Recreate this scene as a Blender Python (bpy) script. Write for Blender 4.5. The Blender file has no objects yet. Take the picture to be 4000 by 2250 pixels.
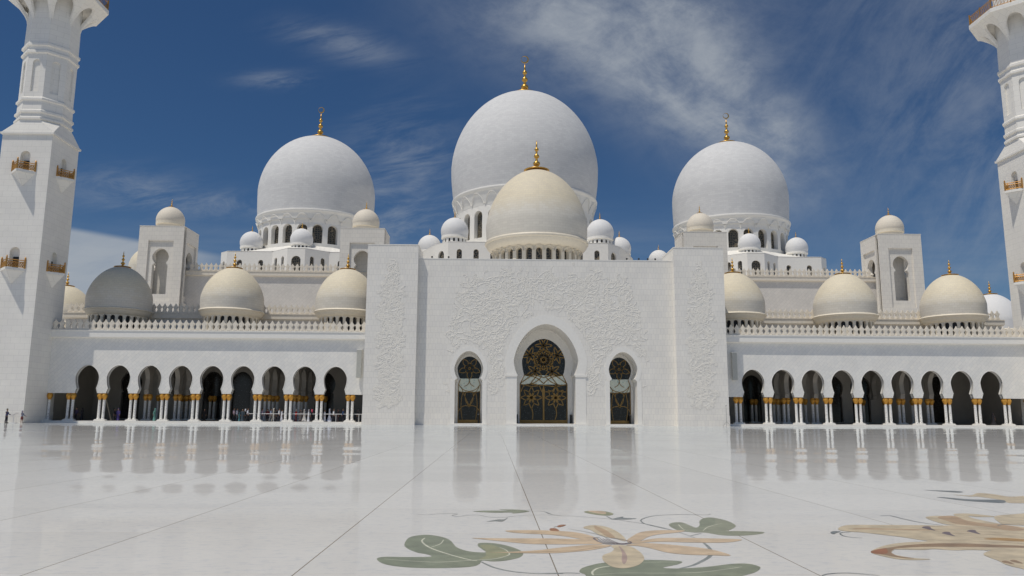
import bpy, math, random
from math import sin, cos, pi, sqrt, radians as R
from mathutils import Vector, Matrix
from mathutils.geometry import tessellate_polygon
random.seed(7)
C = bpy.context.scene.collection
XC = 6.85          # the building's axis of symmetry
# ------------------------------------------------------------------ materials
def newmat(name):
    m = bpy.data.materials.new(name); m.use_nodes = True
    nt = m.node_tree; b = nt.nodes['Principled BSDF']; return m, nt, b
def plain(name, col, rough=.6, metal=0, var=.06, scale=3., spec=.3):
    m, nt, b = newmat(name)
    n = nt.nodes.new('ShaderNodeTexNoise'); n.inputs['Scale'].default_value = scale; n.inputs['Detail'].default_value = 6
    g = nt.nodes.new('ShaderNodeNewGeometry'); nt.links.new(g.outputs['Position'], n.inputs['Vector'])
    r = nt.nodes.new('ShaderNodeValToRGB')
    r.color_ramp.elements[0].position = .3; r.color_ramp.elements[1].position = .7
    r.color_ramp.elements[0].color = tuple(c*(1-var) for c in col)+(1,)
    r.color_ramp.elements[1].color = tuple(min(1, c*(1+var)) for c in col)+(1,)
    nt.links.new(n.outputs['Fac'], r.inputs['Fac']); nt.links.new(r.outputs['Color'], b.inputs['Base Color'])
    b.inputs['Roughness'].default_value = rough; b.inputs['Metallic'].default_value = metal
    b.inputs['Specular IOR Level'].default_value = spec
    return m
def math_(nt, op, a, b=None, c=None):
    n = nt.nodes.new('ShaderNodeMath'); n.operation = op
    for i, v in enumerate((a, b, c)):
        if v is None: continue
        if isinstance(v, (int, float)): n.inputs[i].default_value = v
        else: nt.links.new(v, n.inputs[i])
    return n.outputs[0]
def tiles(name, c1, c2, joint, w, h, mode='wall', rot=0, js=.018, rough=.62, stain=.07, c3=None, split=None):
    """marble cladding: courses of slabs whose joints and tone follow the wall (world position) or a dome's UV"""
    m, nt, b = newmat(name); L = nt.links
    if mode == 'uv':
        uv = nt.nodes.new('ShaderNodeUVMap'); vec = uv.outputs[0]
        sp = nt.nodes.new('ShaderNodeSeparateXYZ'); L.new(vec, sp.inputs[0])
    else:
        g = nt.nodes.new('ShaderNodeNewGeometry'); s = nt.nodes.new('ShaderNodeSeparateXYZ'); L.new(g.outputs['Position'], s.inputs[0])
        sn = nt.nodes.new('ShaderNodeSeparateXYZ'); L.new(g.outputs['True Normal'], sn.inputs[0])
        ax = math_(nt, 'ABSOLUTE', sn.outputs[0]); az = math_(nt, 'ABSOLUTE', sn.outputs[2])
        isx = math_(nt, 'GREATER_THAN', ax, .72); isz = math_(nt, 'GREATER_THAN', az, .72)
        u = math_(nt, 'ADD', math_(nt, 'MULTIPLY', s.outputs[0], math_(nt, 'SUBTRACT', 1, isx)), math_(nt, 'MULTIPLY', s.outputs[1], isx))
        v = math_(nt, 'ADD', math_(nt, 'MULTIPLY', s.outputs[2], math_(nt, 'SUBTRACT', 1, isz)), math_(nt, 'MULTIPLY', s.outputs[1], isz))
        if rot:
            k = .7071
            u, v = math_(nt, 'MULTIPLY', math_(nt, 'ADD', u, v), k), math_(nt, 'MULTIPLY', math_(nt, 'SUBTRACT', v, u), k)
        cb = nt.nodes.new('ShaderNodeCombineXYZ'); L.new(u, cb.inputs[0]); L.new(v, cb.inputs[1]); vec = cb.outputs[0]
    br = nt.nodes.new('ShaderNodeTexBrick'); L.new(vec, br.inputs['Vector'])
    br.inputs['Scale'].default_value = 1; br.inputs['Brick Width'].default_value = w; br.inputs['Row Height'].default_value = h
    br.inputs['Mortar Size'].default_value = js; br.inputs['Mortar Smooth'].default_value = .3
    br.inputs['Color1'].default_value = c1+(1,); br.inputs['Color2'].default_value = c2+(1,); br.inputs['Mortar'].default_value = joint+(1,)
    out = br.outputs['Color']
    if c3:      # cream marble above, whiter marble in the lower courses, changing slab by slab
        b2 = nt.nodes.new('ShaderNodeTexBrick'); L.new(vec, b2.inputs['Vector'])
        for k in ('Scale', 'Brick Width', 'Row Height', 'Mortar Size'): b2.inputs[k].default_value = br.inputs[k].default_value
        b2.inputs['Color1'].default_value = c3+(1,); b2.inputs['Color2'].default_value = tuple(x*.93 for x in c3)+(1,); b2.inputs['Mortar'].default_value = joint+(1,)
        b3 = nt.nodes.new('ShaderNodeTexBrick'); L.new(vec, b3.inputs['Vector'])
        for k in ('Scale', 'Brick Width', 'Row Height'): b3.inputs[k].default_value = br.inputs[k].default_value
        b3.inputs['Mortar Size'].default_value = 0; b3.inputs['Color1'].default_value = (0,0,0,1); b3.inputs['Color2'].default_value = (1,1,1,1)
        bw = nt.nodes.new('ShaderNodeRGBToBW'); L.new(b3.outputs['Color'], bw.inputs[0])
        mr = nt.nodes.new('ShaderNodeMapRange'); L.new(math_(nt, 'ADD', sp.outputs[1], math_(nt, 'MULTIPLY', bw.outputs[0], (split[1]-split[0])*.35)), mr.inputs['Value'])
        mr.inputs['From Min'].default_value = split[0]; mr.inputs['From Max'].default_value = split[1]
        mx = nt.nodes.new('ShaderNodeMixRGB'); L.new(mr.outputs[0], mx.inputs['Fac']); L.new(b2.outputs['Color'], mx.inputs['Color1']); L.new(out, mx.inputs['Color2']); out = mx.outputs[0]
    no = nt.nodes.new('ShaderNodeTexNoise'); no.inputs['Scale'].default_value = .35; no.inputs['Detail'].default_value = 8; no.inputs['Roughness'].default_value = .65
    L.new(vec, no.inputs['Vector'])
    rp = nt.nodes.new('ShaderNodeMapRange'); L.new(no.outputs['Fac'], rp.inputs['Value']); rp.inputs['From Min'].default_value = .3; rp.inputs['From Max'].default_value = .7
    stain = .03 if mode == 'uv' else stain; rp.inputs['To Min'].default_value = 1-stain; rp.inputs['To Max'].default_value = 1+stain*.4
    mm = nt.nodes.new('ShaderNodeMixRGB'); mm.blend_type = 'MULTIPLY'; mm.inputs['Fac'].default_value = 1; L.new(out, mm.inputs['Color1'])
    cc = nt.nodes.new('ShaderNodeCombineColor')
    for i in range(3): L.new(rp.outputs[0], cc.inputs[i])
    L.new(cc.outputs[0], mm.inputs['Color2']); L.new(mm.outputs[0], b.inputs['Base Color'])
    b.inputs['Roughness'].default_value = rough; b.inputs['Specular IOR Level'].default_value = .2 if mode == 'uv' else .3
    return m
W1, W2, WJ = (.87,.84,.775), (.825,.80,.75), (.60,.59,.56)
M = {}
M['wall'] = tiles('white_marble_courses', W1, W2, WJ, .47, .74, js=.011)
M['minaret'] = tiles('minaret_marble', (.865,.84,.78), (.84,.815,.765), (.60,.585,.55), 1.2, .75, js=.010)
M['tower'] = tiles('tower_marble', (.82,.785,.715), (.785,.75,.69), (.54,.52,.48), .8, .7, js=.012)
M['lattice'] = tiles('diagonal_marble', (.87,.85,.80), (.81,.80,.765), (.64,.63,.61), .62, .42, rot=1, js=.010)
M['hallwall'] = tiles('diagonal_cream_marble', (.74,.705,.655), (.69,.66,.615), (.56,.53,.49), .7, .5, rot=1, js=.012)
M['trim'] = plain('cream_carved_stone', (.78,.72,.62), .6)
M['trimwhite'] = plain('white_carved_stone', (.85,.83,.78), .5, var=.03)
M['relief'] = plain('relief_marble', (.84,.81,.745), .6, var=.03)
M['dome_white'] = tiles('white_dome_marble', (.715,.715,.71), (.655,.655,.655), (.55,.55,.55), 1.1, .46, 'uv', js=.012, rough=.75)
M['dome_plain'] = plain('smooth_white_dome', (.76,.76,.76), .7, var=.02)
M['dome_cream'] = tiles('cream_dome_marble', (.765,.685,.52), (.72,.645,.50), (.56,.52,.45), .95, .42, 'uv', js=.010, c3=(.73,.695,.62), split=(4.4,7.2))
M['dome_small_cream'] = tiles('small_cream_dome_marble', (.78,.70,.53), (.73,.655,.505), (.53,.50,.44), .62, .33, 'uv', js=.009, c3=(.74,.70,.62), split=(1.6,3.9))
M['dome_tower'] = tiles('tower_dome_marble', (.78,.71,.60), (.75,.69,.585), (.62,.58,.52), .5, .4, 'uv', js=.012)
M['creamtrim'] = plain('cream_marble_trim', (.80,.73,.60), .5, var=.04)
M['gold'] = plain('gilded_metal', (.66,.40,.10), .36, .85, .1)
M['bronze'] = plain('weathered_gilt_rail', (.50,.27,.08), .45, .6, .2, 8)
M['capital'] = plain('gilded_palm_capital', (.64,.33,.06), .42, .35, .28, 14)
M['lead'] = plain('door_gilt_tracery', (.34,.21,.07), .45, .5, .1)
M['dark'] = plain('dark_void', (.02,.02,.022), .4)
M['grey'] = plain('grey_metal', (.35,.35,.34), .4, .4)
M['black'] = plain('black_paint', (.02,.02,.02), .5)
M['railing'] = plain('pale_metal_rail', (.72,.72,.72), .4)
M['speaker'] = plain('pale_grey_grille', (.55,.55,.51), .7, var=.12, scale=9)
M['inner'] = plain('shaded_arcade_marble', (.38,.355,.315), .5, var=.06, scale=1.)  # same marble, darkened so the arcade's interior shade is in its colour
def glass(name, base, dot, scale, thr):
    m, nt, b = newmat(name); L = nt.links
    g = nt.nodes.new('ShaderNodeNewGeometry'); v = nt.nodes.new('ShaderNodeTexVoronoi'); v.inputs['Scale'].default_value = scale
    L.new(g.outputs['Position'], v.inputs['Vector'])
    lt = math_(nt, 'LESS_THAN', v.outputs['Distance'], thr)
    mx = nt.nodes.new('ShaderNodeMixRGB'); L.new(lt, mx.inputs['Fac']); mx.inputs['Color1'].default_value = base+(1,); mx.inputs['Color2'].default_value = dot+(1,)
    L.new(mx.outputs[0], b.inputs['Base Color']); b.inputs['Roughness'].default_value = .12; return m
M['glass'] = glass('dark_leaf_glass', (.022,.019,.016), (.10,.11,.11), 4.5, .22)
M['band'] = glass('pale_green_glass', (.80,.85,.74), (.58,.70,.64), 2.4, .26)
def lattice_mat(name, bar, back, sc):
    m, nt, b = newmat(name); L = nt.links
    g = nt.nodes.new('ShaderNodeNewGeometry'); v = nt.nodes.new('ShaderNodeTexVoronoi'); v.feature = 'DISTANCE_TO_EDGE'; v.inputs['Scale'].default_value = sc; v.inputs['Randomness'].default_value = .55
    L.new(g.outputs['Position'], v.inputs['Vector']); lt = math_(nt, 'LESS_THAN', v.outputs['Distance'], .075)
    mx = nt.nodes.new('ShaderNodeMixRGB'); L.new(lt, mx.inputs['Fac']); mx.inputs['Color1'].default_value = back+(1,); mx.inputs['Color2'].default_value = bar+(1,)
    L.new(mx.outputs[0], b.inputs['Base Color']); b.inputs['Roughness'].default_value = .35; return m
M['lattice_window'] = lattice_mat('window_lattice', (.23,.19,.13), (.03,.032,.03), 2.1)
def column_mat():
    m, nt, b = newmat('inlaid_column_marble'); L = nt.links
    g = nt.nodes.new('ShaderNodeNewGeometry'); v = nt.nodes.new('ShaderNodeTexVoronoi'); v.inputs['Scale'].default_value = 6.5
    L.new(g.outputs['Position'], v.inputs['Vector']); s = nt.nodes.new('ShaderNodeSeparateXYZ'); L.new(g.outputs['Position'], s.inputs[0])
    thr = nt.nodes.new('ShaderNodeMapRange'); L.new(s.outputs[2], thr.inputs['Value']); thr.inputs['From Min'].default_value = .4; thr.inputs['From Max'].default_value = 2.9
    thr.inputs['To Min'].default_value = .37; thr.inputs['To Max'].default_value = .2
    lt = math_(nt, 'LESS_THAN', v.outputs['Distance'], thr.outputs[0])
    mx = nt.nodes.new('ShaderNodeMixRGB'); L.new(lt, mx.inputs['Fac']); mx.inputs['Color1'].default_value = (.78,.77,.74,1); mx.inputs['Color2'].default_value = (.33,.31,.29,1)
    L.new(mx.outputs[0], b.inputs['Base Color']); b.inputs['Roughness'].default_value = .35; return m
M['column'] = column_mat()
def floor_mat():
    m, nt, b = newmat('polished_courtyard_marble'); L = nt.links
    nt.nodes.remove(b); out = nt.nodes['Material Output']
    g = nt.nodes.new('ShaderNodeNewGeometry'); s = nt.nodes.new('ShaderNodeSeparateXYZ'); L.new(g.outputs['Position'], s.inputs[0])
    P = 2.17
    fx = math_(nt, 'DIVIDE', math_(nt, 'SUBTRACT', s.outputs[0], .55), P); fy = math_(nt, 'DIVIDE', math_(nt, 'SUBTRACT', s.outputs[1], 8.97), 2.25)
    def line(f, p, w):
        d = math_(nt, 'ABSOLUTE', math_(nt, 'SUBTRACT', f, math_(nt, 'ROUND', f)))
        return math_(nt, 'LESS_THAN', math_(nt, 'MULTIPLY', d, p), w)
    jx = line(fx, P, .0055); jy = line(fy, 2.25, .004)
    # streaky marble tone
    mp = nt.nodes.new('ShaderNodeMapping'); L.new(g.outputs['Position'], mp.inputs['Vector']); mp.inputs['Scale'].default_value = (1.6,2.6,1)
    n1 = nt.nodes.new('ShaderNodeTexNoise'); n1.inputs['Scale'].default_value = 4.5; n1.inputs['Detail'].default_value = 9; n1.inputs['Roughness'].default_value = .7; L.new(mp.outputs[0], n1.inputs['Vector'])
    r1 = nt.nodes.new('ShaderNodeValToRGB'); L.new(n1.outputs['Fac'], r1.inputs['Fac'])
    r1.color_ramp.elements[0].position = .36; r1.color_ramp.elements[0].color = (.545,.55,.55,1)
    r1.color_ramp.elements[1].position = .5; r1.color_ramp.elements[1].color = (.625,.615,.59,1)
    # tone of each large slab
    cb = nt.nodes.new('ShaderNodeCombineXYZ'); L.new(math_(nt, 'FLOOR', fx), cb.inputs[0]); L.new(math_(nt, 'FLOOR', fy), cb.inputs[1])
    wn = nt.nodes.new('ShaderNodeTexWhiteNoise'); L.new(cb.outputs[0], wn.inputs['Vector'])
    n7 = nt.nodes.new('ShaderNodeTexNoise'); n7.inputs['Scale'].default_value = .5; n7.inputs['Detail'].default_value = 6; n7.inputs['Roughness'].default_value = .6; L.new(g.outputs['Position'], n7.inputs['Vector'])
    r7 = nt.nodes.new('ShaderNodeMapRange'); L.new(n7.outputs['Fac'], r7.inputs['Value']); r7.inputs['From Min'].default_value = .3; r7.inputs['From Max'].default_value = .7; r7.inputs['To Min'].default_value = .975; r7.inputs['To Max'].default_value = 1.03
    h0 = nt.nodes.new('ShaderNodeHueSaturation'); L.new(r1.outputs[0], h0.inputs['Color']); L.new(r7.outputs[0], h0.inputs['Value'])
    hs = nt.nodes.new('ShaderNodeHueSaturation'); L.new(h0.outputs[0], hs.inputs['Color']); L.new(math_(nt, 'ADD', math_(nt, 'MULTIPLY', wn.outputs['Value'], .07), .955), hs.inputs['Value'])
    m1 = nt.nodes.new('ShaderNodeMixRGB'); L.new(jy, m1.inputs['Fac']); L.new(hs.outputs[0], m1.inputs['Color1']); m1.inputs['Color2'].default_value = (.50,.46,.40,1)
    m2 = nt.nodes.new('ShaderNodeMixRGB'); L.new(jx, m2.inputs['Fac']); L.new(m1.outputs[0], m2.inputs['Color1']); m2.inputs['Color2'].default_value = (.22,.19,.15,1)
    df = nt.nodes.new('ShaderNodeBsdfDiffuse'); L.new(m2.outputs[0], df.inputs['Color'])
    gl = nt.nodes.new('ShaderNodeBsdfGlossy'); gl.inputs['Roughness'].default_value = .04; gl.inputs['Color'].default_value = (.92,.97,1,1)
    # slabs are each laid a hair out of level, and the polish is slightly wavy
    def off(src, amp):
        a = nt.nodes.new('ShaderNodeVectorMath'); a.operation = 'SUBTRACT'; L.new(src, a.inputs[0]); a.inputs[1].default_value = (.5,.5,.5)
        c = nt.nodes.new('ShaderNodeVectorMath'); c.operation = 'MULTIPLY'; L.new(a.outputs[0], c.inputs[0]); c.inputs[1].default_value = (amp,amp,0); return c.outputs[0]
    n2 = nt.nodes.new('ShaderNodeTexNoise'); n2.inputs['Scale'].default_value = .22; n2.inputs['Detail'].default_value = 3; L.new(g.outputs['Position'], n2.inputs['Vector'])
    a1 = nt.nodes.new('ShaderNodeVectorMath'); a1.operation = 'ADD'; L.new(off(wn.outputs['Color'], .006), a1.inputs[0]); L.new(off(n2.outputs['Color'], .018), a1.inputs[1])
    m3 = nt.nodes.new('ShaderNodeMapping'); L.new(g.outputs['Position'], m3.inputs[0]); m3.inputs['Scale'].default_value = (.035,.13,1)
    n3 = nt.nodes.new('ShaderNodeTexNoise'); n3.inputs['Scale'].default_value = 1; n3.inputs['Detail'].default_value = 4; n3.inputs['Roughness'].default_value = .7; L.new(m3.outputs[0], n3.inputs['Vector'])
    a0 = nt.nodes.new('ShaderNodeVectorMath'); a0.operation = 'ADD'; L.new(a1.outputs[0], a0.inputs[0]); L.new(off(n3.outputs['Color'], .05), a0.inputs[1])
    m5 = nt.nodes.new('ShaderNodeMapping'); L.new(g.outputs['Position'], m5.inputs[0]); m5.inputs['Scale'].default_value = (.07,.42,1)
    n5 = nt.nodes.new('ShaderNodeTexNoise'); n5.inputs['Scale'].default_value = 1; n5.inputs['Detail'].default_value = 3; L.new(m5.outputs[0], n5.inputs['Vector'])
    a5 = nt.nodes.new('ShaderNodeVectorMath'); a5.operation = 'ADD'; L.new(a0.outputs[0], a5.inputs[0]); L.new(off(n5.outputs['Color'], .028), a5.inputs[1]); a1 = a5
    a2 = nt.nodes.new('ShaderNodeVectorMath'); a2.operation = 'ADD'; L.new(a1.outputs[0], a2.inputs[0]); L.new(g.outputs['Normal'], a2.inputs[1])
    nm = nt.nodes.new('ShaderNodeVectorMath'); nm.operation = 'NORMALIZE'; L.new(a2.outputs[0], nm.inputs[0]); L.new(nm.outputs[0], gl.inputs['Normal'])
    fr = nt.nodes.new('ShaderNodeFresnel'); fr.inputs['IOR'].default_value = 1.5
    fac = math_(nt, 'MULTIPLY', math_(nt, 'POWER', fr.outputs[0], 2.6), .88)
    mx = nt.nodes.new('ShaderNodeMixShader'); L.new(fac, mx.inputs[0]); L.new(df.outputs[0], mx.inputs[1]); L.new(gl.outputs[0], mx.inputs[2])
    L.new(mx.outputs[0], out.inputs['Surface']); return m
M['floor'] = floor_mat()
INK = dict(green=(.21,.235,.155), green2=(.25,.265,.18), olive=(.27,.275,.15), cream=(.60,.60,.47), grey=(.22,.24,.23), peach=(.60,.45,.29), sand=(.58,.48,.32), tan=(.45,.31,.18),
           mauve=(.42,.30,.25), violet=(.15,.11,.12), rust=(.33,.13,.05), brown=(.30,.19,.10), ochre=(.42,.24,.07), slate=(.16,.18,.18))
def ink(col):
    k = 'ink_'+col
    if k not in M: M[k] = plain('inlay_'+col, INK[col], .35, var=.2, scale=5, spec=.5)
    return M[k]
# ------------------------------------------------------------------ mesh helpers
class MB:
    def __init__(s): s.v = []; s.f = []; s.uv = {}
    def box(s, x0, x1, y0, y1, z0, z1):
        n = len(s.v); s.v += [(x, y, z) for z in (z0, z1) for y in (y0, y1) for x in (x0, x1)]
        s.f += [tuple(n+i for i in q) for q in ((0,2,3,1),(4,5,7,6),(0,1,5,4),(2,6,7,3),(0,4,6,2),(1,3,7,5))]; return s
    def lathe(s, prof, seg=48, a0=0, a1=2*pi, c=(0,0), uvr=None):
        n = len(s.v); full = abs(a1-a0-2*pi) < 1e-6; cols = seg if full else seg+1; L = 0; ls = [0]
        for i in range(1, len(prof)): L += math.dist(prof[i], prof[i-1]); ls.append(L)
        rm = uvr or max(p[0] for p in prof)
        for i, (r, z) in enumerate(prof):
            for k in range(cols):
                a = a0+(a1-a0)*k/seg; s.v.append((c[0]+r*sin(a), c[1]-r*cos(a), z))
        for i in range(len(prof)-1):
            for k in range(seg):
                k2 = (k+1) % cols
                q = (n+i*cols+k, n+i*cols+k2, n+(i+1)*cols+k2, n+(i+1)*cols+k)
                s.uv[len(s.f)] = [(rm*(a0+(a1-a0)*k/seg), ls[i]), (rm*(a0+(a1-a0)*(k+1)/seg), ls[i]), (rm*(a0+(a1-a0)*(k+1)/seg), ls[i+1]), (rm*(a0+(a1-a0)*k/seg), ls[i+1])]
                s.f.append(q)
        return s
    def ext(s, outer, holes, w0, w1, fn):
        """a flat outline (with holes) given thickness; fn maps (u, v, w) into space"""
        loops = [outer]+list(holes); fl = [p for l in loops for p in l]; n = len(s.v); N = len(fl)
        for w in (w0, w1): s.v += [tuple(fn(p[0], p[1], w)) for p in fl]
        for t in tessellate_polygon([[Vector((p[0], p[1], 0)) for p in l] for l in loops]):
            s.f.append((n+t[0], n+t[1], n+t[2])); s.f.append((n+N+t[0], n+N+t[2], n+N+t[1]))
        o = 0
        for l in loops:
            m = len(l)
            for i in range(m): j = (i+1) % m; s.f.append((n+o+i, n+o+j, n+N+o+j, n+N+o+i))
            o += m
        return s
    def loft(s, A, B, closed=False):
        n = len(s.v); m = len(A); s.v += [tuple(p) for p in A]+[tuple(p) for p in B]
        for i in range(m if closed else m-1): j = (i+1) % m; s.f.append((n+i, n+j, n+m+j, n+m+i))
        return s
    def tube(s, pts, r, seg=6, cap=True):
        pts = [Vector(p) for p in pts]; rs = r if isinstance(r, (list, tuple)) else [r]*len(pts); n = len(s.v)
        for i, p in enumerate(pts):
            d = (pts[min(i+1, len(pts)-1)]-pts[max(i-1, 0)]).normalized()
            a = d.cross(Vector((0,0,1))) if abs(d.z) < .95 else d.cross(Vector((0,1,0))); a.normalize(); b = d.cross(a)
            for k in range(seg): t = 2*pi*k/seg; s.v.append(tuple(p+(a*cos(t)+b*sin(t))*rs[i]))
        for i in range(len(pts)-1):
            for k in range(seg): k2 = (k+1) % seg; s.f.append((n+i*seg+k, n+i*seg+k2, n+(i+1)*seg+k2, n+(i+1)*seg+k))
        if cap: s.f.append(tuple(n+k for k in range(seg))); s.f.append(tuple(n+(len(pts)-1)*seg+k for k in reversed(range(seg))))
        return s
    def ball(s, c, r, seg=10, rings=6, sz=1):
        return s.lathe([(max(1e-4, r*sin(pi*i/rings)), c[2]-r*sz*cos(pi*i/rings)) for i in range(rings+1)], seg, c=(c[0], c[1]))
    def build(s, name, mat, parent=None, loc=(0,0,0), smooth=False, rot=0):
        me = bpy.data.meshes.new(name); me.from_pydata(s.v, [], s.f); me.update()
        if s.uv:
            ul = me.uv_layers.new(name='UVMap'); k = 0
            for fi, p in enumerate(me.polygons):
                u = s.uv.get(fi)
                for j in range(p.loop_total): ul.data[k].uv = u[j] if u and j < len(u) else (0, 0); k += 1
        me.materials.append(mat)
        o = bpy.data.objects.new(name, me); C.objects.link(o); o.parent = parent; o.location = loc; o.rotation_euler = (0,0,rot)
        if smooth:
            me.shade_smooth() if smooth is True else None
            if smooth is not True:
                me.shade_smooth(); me.set_sharp_from_angle(angle=R(smooth))
        return o
def inst(o, parent, loc=None, rot=None):
    c = o.copy(); C.objects.link(c); c.parent = parent
    if loc is not None: c.location = loc
    if rot is not None: c.rotation_euler = (0,0,rot)
    return c
def tag(o, label, cat, group=None, kind=None):
    o['label'] = label; o['category'] = cat
    if group: o['group'] = group
    return o
def thing(name, label, cat, loc, group=None, rot=0):
    o = bpy.data.objects.new(name, None); C.objects.link(o); o.location = loc; o.rotation_euler = (0,0,rot); o.empty_display_size = .5
    return tag(o, label, cat, group)
def keyhole(cx, h, zc, za, nh, zn, jamb, z0, n=14, pt=.18):
    """pointed horseshoe arch outline, left foot up over the apex to the right foot; jamb = list of (half, z) from the neck down"""
    half = []
    for x, z in reversed(jamb): half.append((x, z))
    if not jamb or abs(jamb[-1][1]-z0) > 1e-4: half.insert(0, ((jamb[-1][0] if jamb else nh), z0))
    b = (zc-zn)/sqrt(max(1e-6, 1-(nh/h)**2)) if nh < h else 1
    for i in range(n): z = zn+(zc-zn)*i/n; half.append((h*sqrt(max(0, 1-((zc-z)/b)**2)), z))
    for i in range(n+1):
        s = sin(pi/2*i/n); half.append((h*((1-s*s)**.5*(1-pt)+(1-s)*pt), zc+(za-zc)*s))
    half[-1] = (0, za)
    return [(cx-x, z) for x, z in half]+[(cx+x, z) for x, z in reversed(half[:-1])]
def archwin(cx, w, z0, z1, n=8, pt=0.):
    h = w/2; zs = z1-h
    return [(cx-h, z0)]+[(cx-h*cos(pi*i/(2*n)), zs+h*sin(pi*i/(2*n))) for i in range(n)]+[(cx, z1)]+[(cx+h*cos(pi*i/(2*n)), zs+h*sin(pi*i/(2*n))) for i in reversed(range(n))]+[(cx+h, z0)]
front = lambda Y: (lambda u, v, w: (u, Y+w, v))
# ------------------------------------------------------------------ finials and domes
def finial_prof(h, dr, br):
    P = [(1e-3, 0), (dr, 0), (dr*1.02, .012*h), (dr, .026*h), (dr*.88, .04*h), (dr*.55, .055*h), (br*1.25, .085*h), (br*.75, .11*h)]
    for zc, k in ((.24, 1.), (.48, .78), (.70, .6)):
        r = br*k; hh = .085*h*(k**.6)
        for i in range(7): a = pi*(.12+.76*i/6); P.append((r*sin(a), zc*h-hh*cos(a)*1.05))
        P.append((br*.3*k, (zc+.1)*h)); P.append((br*.42*k, (zc+.115)*h))
    P += [(br*.22, .84*h), (br*.05, h), (1e-3, h)]
    return P
def finial(parent, z, h, dr, br, crescent=False, seg=20):
    o = MB().lathe(finial_prof(h, dr, br), seg).build('finial', M['gold'], parent, (0,0,z), True)
    if crescent:
        b = MB(); r = br*1.02; cz = h+r*.98
        out = [(r*cos(2*pi*i/36), cz+r*sin(2*pi*i/36)) for i in range(36)]; inn = [(-.13*r+.80*r*cos(2*pi*i/36), cz+.09*r+.80*r*sin(2*pi*i/36)) for i in range(36)]
        b.ext(out, [inn], -.09*r, .09*r, lambda u, v, w: (u, w, v)); c = b.build('crescent', M['gold'], o)
    return o
def shell_prof(a, zc, bu, r0, z0, n=22, pt=.06, top=.02):
    P = []; bl = (zc-z0)/sqrt(1-(min(r0, a*.999)/a)**2) if r0 < a else 1
    m = 8
    for i in range(m): z = z0+(zc-z0)*i/m; P.append((a*sqrt(max(0, 1-((zc-z)/bl)**2)), z))
    for i in range(n+1):
        s = sin(pi/2*i/n); P.append((max(1e-3, a*((1-s*s)**.5*(1-pt)+(1-s)*pt)), zc+bu*s))
    return P
def drum(parent, r, z0, z1, n, ww, wz0, wz1, depth, mat, glassmat, panes=None, rim=None, seg_extra=2, lean=0):
    """round wall of n bays, each with a deep arched window and its own lattice pane"""
    b = MB(); da = 2*pi/n
    mp = lambda k: (lambda u, v, w: ((r-w)*sin(u/r+k*da), -(r-w)*cos(u/r+k*da), v))
    for k in range(n):
        U = r*da/2; out = [(-U, z0), (0, z0), (U, z0), (U, z1), (0, z1), (-U, z1)]
        b.ext(out, [archwin(0, ww, wz0, wz1)], 0, depth, mp(k))
    d = b.build('drum', mat, parent)
    g = None
    for k in range(n):
        kk = (k+n//2) % n-n//2
        if abs(kk*da) > R(112): continue
        if g is None:
            g = MB().ext([(x*1.04, z) for x, z in archwin(0, ww, wz0-.02, wz1+.05)], [], 0, .06, lambda u, v, w: (u, -(r-depth*.8)+w, v)).build('window', glassmat, parent, rot=kk*da)
        else: inst(g, parent, rot=kk*da)
    return d
def big_dome(name, label, X, Y, a, zc, bu, zr, rr, rd, zd, zw0, zw1, n, ww, fin, mat, trim, group):
    """zr ring height, rr ring radius, rd drum radius, zd drum foot"""
    t = thing(name, label, 'dome', (X, Y, zd), group); z = lambda q: q-zd
    MB().lathe(shell_prof(a, z(zc), bu, rr*.985, z(zr)), 112).build('dome_shell', mat, t, smooth=True)
    zt = zw1+(zr-zw1)*.42
    MB().lathe([(rr*.97, z(zr)+.15), (rr+.12, z(zr)+.1), (rr+.2, z(zr)-.12), (rr+.12, z(zr)-.42), (rr-.05, z(zr)-.55), (rr*.985, z(zr)-1.), (rd+(rr-rd)*.55, z(zr)-2.0), (rd+(rr-rd)*.2, z(zt)), (rd+.02, z(zt)-.9), (rd-.1, z(zt)-1.)], 112).build('cornice_ring', trim, t, smooth=40)
    drum(t, rd, 0, z(zt)-.6, n, ww, z(zw0), z(zw1), 1.3, trim, M['lattice_window'])
    # blind pointed arches that carry the ring
    b = MB(); da = 2*pi/n
    for k in range(n):
        pts = []
        for i in range(13):
            s = -1+2*i/12; q = 1-abs(s)**2.2; zz = z(zt)-.75+q*(z(zr)-1.0-(z(zt)-.75)); f = (zz-(z(zt)-.9))/max(.1, (z(zr)-1.-(z(zt)-.9)))
            rad = rd+(rr-rd)*max(0, f)**1.3*.9+.10; an = (k+.5)*da-da/2+s*da*.47
            pts.append((rad*sin(an), -rad*cos(an), zz))
        b.tube(pts, .07, 5)
        an = (k+.5)*da; b.tube([(( rd+.1)*sin(an), -(rd+.1)*cos(an), z(zt)-.5), ((rd+.05)*sin(an), -(rd+.05)*cos(an), z(zt)-1.2)], [.24, .06], 6)
    b.build('blind_arches', trim, t, smooth=True)
    h, dr, br = fin; finial(t, z(zc)+bu+.02, h, dr, br, True)
    return t
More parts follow.
